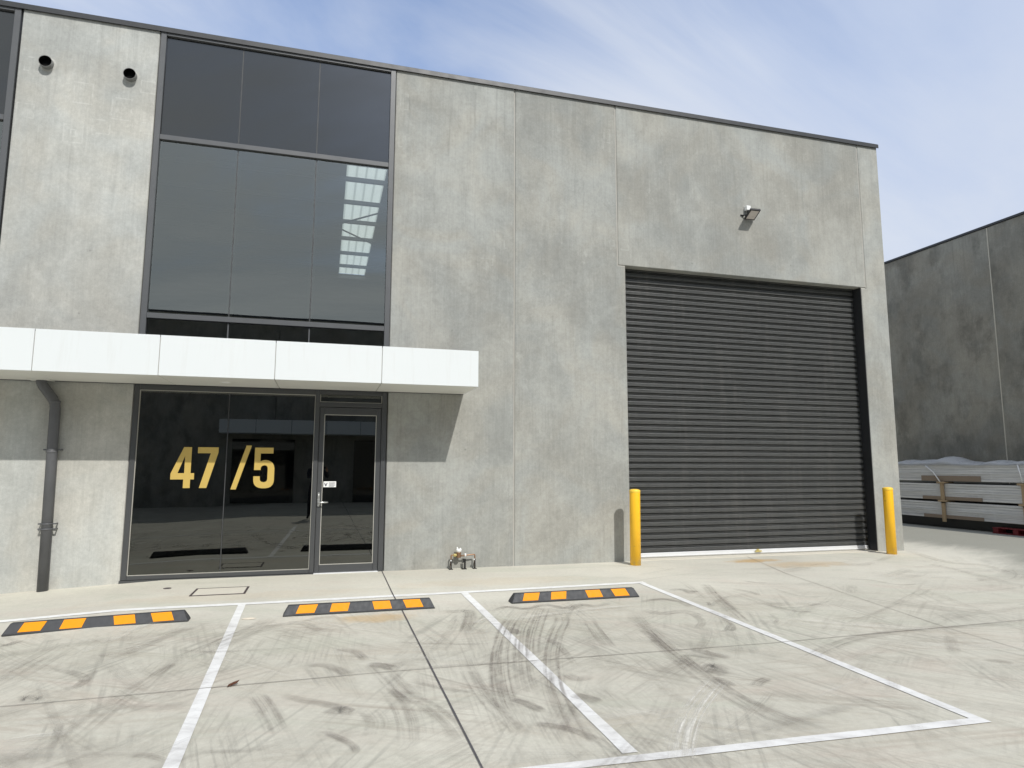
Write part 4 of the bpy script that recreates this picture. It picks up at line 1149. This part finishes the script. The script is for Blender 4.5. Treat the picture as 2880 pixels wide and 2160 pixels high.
# ------------------------------------------------------------ camera & light
def camera():
    f, p, yaw, rl = 1425.146, R(7.158), R(15.777), R(0.1427)
    cy, sy, cp, sp = math.cos(yaw), math.sin(yaw), math.cos(p), math.sin(p)
    fw = Vector((sy*cp, cy*cp, sp)); rt = Vector((cy, -sy, 0)); up = rt.cross(fw)
    r2 = rt*math.cos(rl) + up*math.sin(rl); u2 = up*math.cos(rl) - rt*math.sin(rl)
    cd = bpy.data.cameras.new('camera'); o = link(bpy.data.objects.new('camera', cd))
    o.matrix_world = Matrix(((r2.x, u2.x, -fw.x, CAM[0]), (r2.y, u2.y, -fw.y, CAM[1]), (r2.z, u2.z, -fw.z, CAM[2]), (0, 0, 0, 1)))
    cd.sensor_width = 36.0; cd.sensor_fit = 'HORIZONTAL'; cd.lens = f/2212*36.0
    cd.clip_start = 0.05; cd.clip_end = 2000
    S.camera = o
camera()

SUN = Vector((0.178, -0.690, 0.702)).normalized()
sd = bpy.data.lights.new('sun', 'SUN'); so = link(bpy.data.objects.new('sun', sd))
sd.energy = 3.45; sd.angle = R(0.6); sd.color = (1.0, 0.965, 0.905)
so.rotation_euler = (-SUN).to_track_quat('-Z', 'Y').to_euler()
so.location = (10, -30, 40)

def world():
    w = bpy.data.worlds.new('World'); S.world = w; w.use_nodes = True
    t = NT(w.node_tree); t.n.clear()
    out = t.node('ShaderNodeOutputWorld'); bg = t.node('ShaderNodeBackground')
    sk = t.node('ShaderNodeTexSky'); sk.sky_type = 'NISHITA'; sk.sun_disc = False
    sk.sun_elevation = math.asin(SUN.z); sk.sun_rotation = math.atan2(SUN.x, SUN.y)
    sk.air_density = 1.0; sk.dust_density = 1.2; sk.ozone_density = 1.5
    d = t.coord('Generated'); q = t.sep(d)
    zz = t.math('ADD', t.math('MAXIMUM', q[2], 0.0), 0.12)
    P = t.comb(t.math('DIVIDE', q[0], zz), t.math('DIVIDE', q[1], zz), 0.0)
    a = t.noise(t.mapping(P, (0.55, 1.5, 1), (0, 0, R(-28)), (2.3, 1.1, 0)), 1.0, 9, 0.56, 0.5)
    b = t.noise(t.mapping(P, (0.8, 0.8, 1), (0, 0, 0), (5.2, 7.7, 0)), 0.55, 4, 0.5, 0.3)
    c = t.math('ADD', t.math('MULTIPLY', a, 0.62), t.math('MULTIPLY', b, 0.50))
    side = t.math('MULTIPLY', t.math('ABSOLUTE', t.math('SUBTRACT', q[0], 0.10)), 0.30)
    c = t.math('ADD', c, side)
    ex = t.math('SUBTRACT', q[0], 0.17); ez = t.math('SUBTRACT', q[2], 0.62)
    gap = t.math('SQRT', t.math('ADD', t.math('MULTIPLY', ex, ex), t.math('MULTIPLY', ez, ez)))
    c = t.math('SUBTRACT', c, t.math('MULTIPLY', t.step(gap, 0.34, 0.0), 0.085))
    low = t.step(q[2], 0.55, 0.05)
    c = t.math('ADD', c, t.math('MULTIPLY', low, 0.12))
    south = t.step(q[1], 0.2, -0.4)
    c = t.math('ADD', c, t.math('MULTIPLY', south, 0.15))
    cov = t.step(c, 0.46, 0.80)
    cloud = t.mix(t.step(a, 0.35, 0.7), (3.9, 4.45, 5.6, 1), (4.75, 5.1, 5.75, 1))
    blue = t.mix(1.0, sk.outputs[0], (1.10, 1.26, 1.46, 1), 'MULTIPLY')
    cloud = t.mix(south, cloud, t.mix(t.step(a, 0.35, 0.65), (3.7, 4.05, 4.35, 1), (4.7, 4.95, 5.1, 1)))
    col = t.mix(t.math('MULTIPLY', cov, 0.94), blue, cloud)
    t.put(bg.inputs[0], col); bg.inputs[1].default_value = 0.15
    t.l.new(bg.outputs[0], out.inputs[0])
world()

S.view_settings.view_transform = 'Standard'; S.view_settings.look = 'None'
S.view_settings.exposure = 0.0; S.view_settings.gamma = 1.0
S.render.engine = 'CYCLES'
S.cycles.transparent_max_bounces = 24; S.cycles.max_bounces = 10
S.cycles.use_denoising = True
